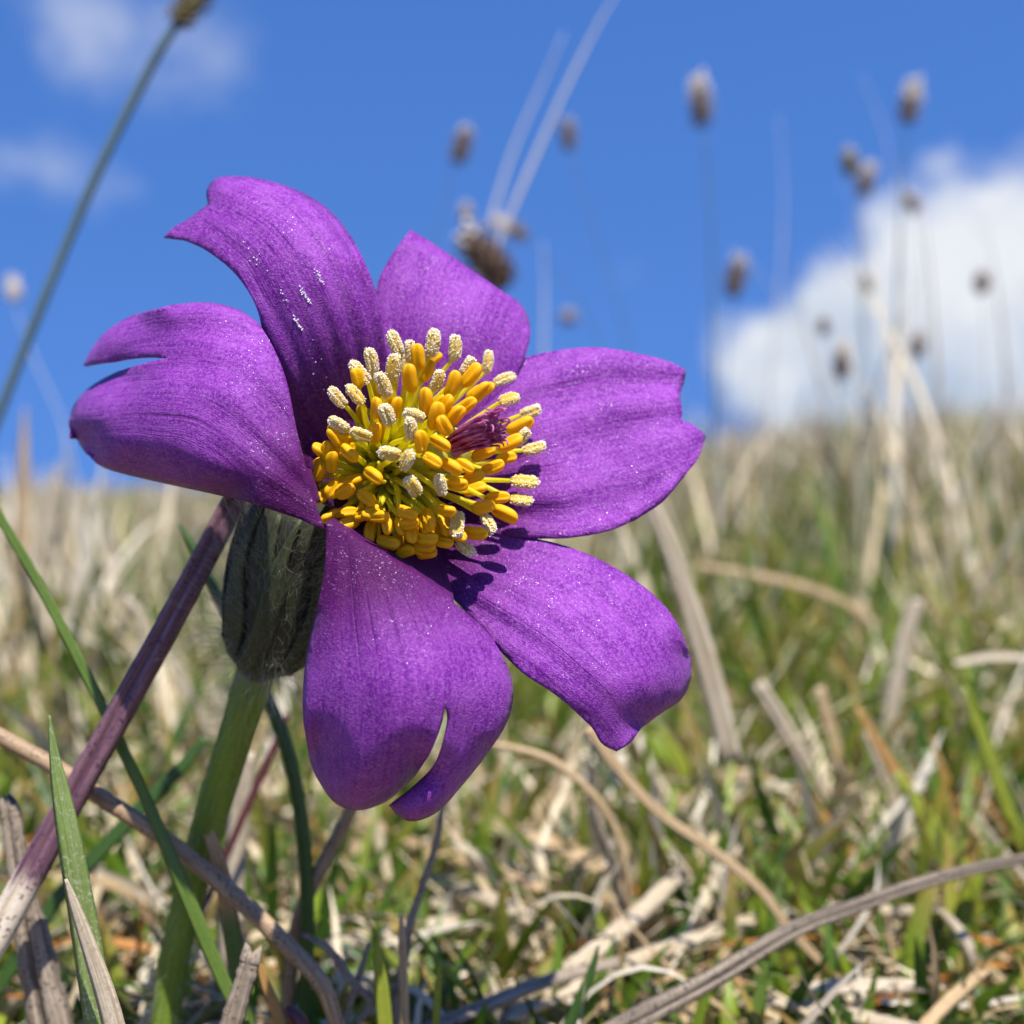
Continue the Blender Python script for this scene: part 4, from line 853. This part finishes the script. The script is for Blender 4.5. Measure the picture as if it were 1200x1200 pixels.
seed_stalk([(825, 152), (832, 240), (836, 380), (838, 520), (838, 640)], (821, 122, 58, 25, -6), MX, 'tall seed head with a cream top on a straight stalk above the notched petal', .55, .46, sw=2.0, seed=5)
seed_stalk([(1062, 150), (1056, 240), (1050, 380), (1046, 520), (1044, 640)], (1067, 122, 50, 26, 10), MX, 'tall seed head with a cream top rising before the white cloud', .5, .5, sw=2.0, seed=6)
seed_stalk([(1000, 210), (1008, 300), (1010, 440), (1012, 620)], (996, 192, 34, 24, -8), OL, 'olive seed head paired with a pale one at the cloud edge', .8, .52, sw=1.0, seed=7)
seed_stalk([(1010, 232), (1010, 330), (1018, 480), (1022, 620)], (1015, 212, 40, 22, 12), MX, 'pale mauve seed head leaning on the olive one', .45, .52, sw=1.0, seed=8)
seed_stalk([(1074, 252), (1082, 340), (1080, 480), (1080, 620)], (1069, 238, 28, 20, -25), MX, 'small nodding seed head beneath the tall one before the cloud', .5, .55, sw=1.0, seed=9)
seed_stalk([(860, 345), (852, 420), (850, 520), (850, 640)], (862, 326, 48, 26, 12), DK, 'brown mauve seed head low over the notched petal', .75, .5, sw=1.0, seed=10)
seed_stalk([(1152, 348), (1156, 430), (1158, 540), (1160, 650)], (1151, 332, 28, 24, 0), DK, 'small round dark seed head in the middle of the cloud', .85, .55, sw=.9, seed=11)
seed_stalk([(1014, 345), (1016, 440), (1018, 560), (1018, 650)], (1015, 334, 26, 18, 0), MX, 'faint short seed head under the paired heads', .4, .62, sw=.9, seed=12)
seed_stalk([(964, 396), (962, 480), (962, 650)], (965, 383, 24, 18, 0), DK, 'low dark seed head just above the grass tops', .7, .6, sw=.9, seed=13)
seed_stalk([(1072, 420), (1068, 500), (1066, 650)], (1076, 404, 34, 22, 12), MX, 'pale bent seed head touching the cloud base', .4, .55, sw=1.2, seed=14)
seed_stalk([(985, 445), (978, 520), (975, 650)], (987, 425, 44, 24, 5), MX, 'thick tan seed head standing in the grass tops', .5, .5, sw=1.6, seed=15)
seed_stalk([(666, 384), (690, 440), (720, 560), (730, 650)], (666, 372, 18, 30, 0), MX, 'small faint seed head beside the pointed back petal', .4, .6, sw=.8, seed=16)
seed_stalk([(545, 262), (540, 330), (530, 460), (525, 650)], (546, 250, 24, 20, 0), MX, 'tiny pale seed head above the big brown head', .2, .46, sw=.7, seed=17)
seed_stalk([(590, 350), (600, 420), (610, 520), (612, 650)], (572, 306, 84, 56, -38), (M_SEEDD, M_SEEDP), 'big brown seed head with cream flecks behind the pointed back petal', .84, .36, sw=1.4, seed=18)
seed_stalk([(620, 280), (660, 330), (700, 400), (720, 520), (725, 650)], (600, 268, 46, 16, -62), MX, 'narrow tilted seed head beside the big brown head', .5, .42, sw=.8, seed=19)
seed_stalk([(17, 356), (40, 420), (75, 500), (95, 600)], (16, 340, 30, 22, -5), (M_SEEDP, M_SEEDP), 'small cream seed head under the thick slanting stalk', .1, .5, M_SEEDPALE, 1.0, seed=20)
for i, (pts, d, w, lb) in enumerate([
    ([(724, -10), (700, 30), (660, 110), (620, 200), (588, 275), (570, 330), (540, 480), (530, 640)], .36, 2.3, 'tall pale grass stalk, the longer of the pair behind the pointed back petal'),
    ([(660, 40), (630, 110), (600, 180), (572, 270), (556, 330), (535, 480), (525, 640)], .42, 2.4, 'shorter pale grass stalk of the pair behind the pointed back petal'),
    ([(636, 285), (638, 340), (637, 420), (634, 640)], .44, 2.3, 'upright pale stalk close beside the big brown head'),
    ([(913, 138), (918, 230), (914, 320), (900, 470), (890, 640)], .55, 1.6, 'faint bowed pale stalk just outside the white cloud'),
    ([(1010, 88), (1035, 150), (1052, 230), (1060, 340), (1064, 640)], .58, 1.5, 'faint stalk curving beside the tall cream topped head'),
    ([(880, 470), (872, 540), (866, 650)], .6, 3.0, 'pale grass stalk low behind the notched petal tip'),
    ([(1175, 470), (1140, 540), (1110, 650)], .5, 4.0, 'stout pale blade leaning before the cloud at the grass skyline')]):
    seed_stalk(pts, None, None, lb, .5, d, M_SEEDPALE, w, 'grass stalk', 40+i)
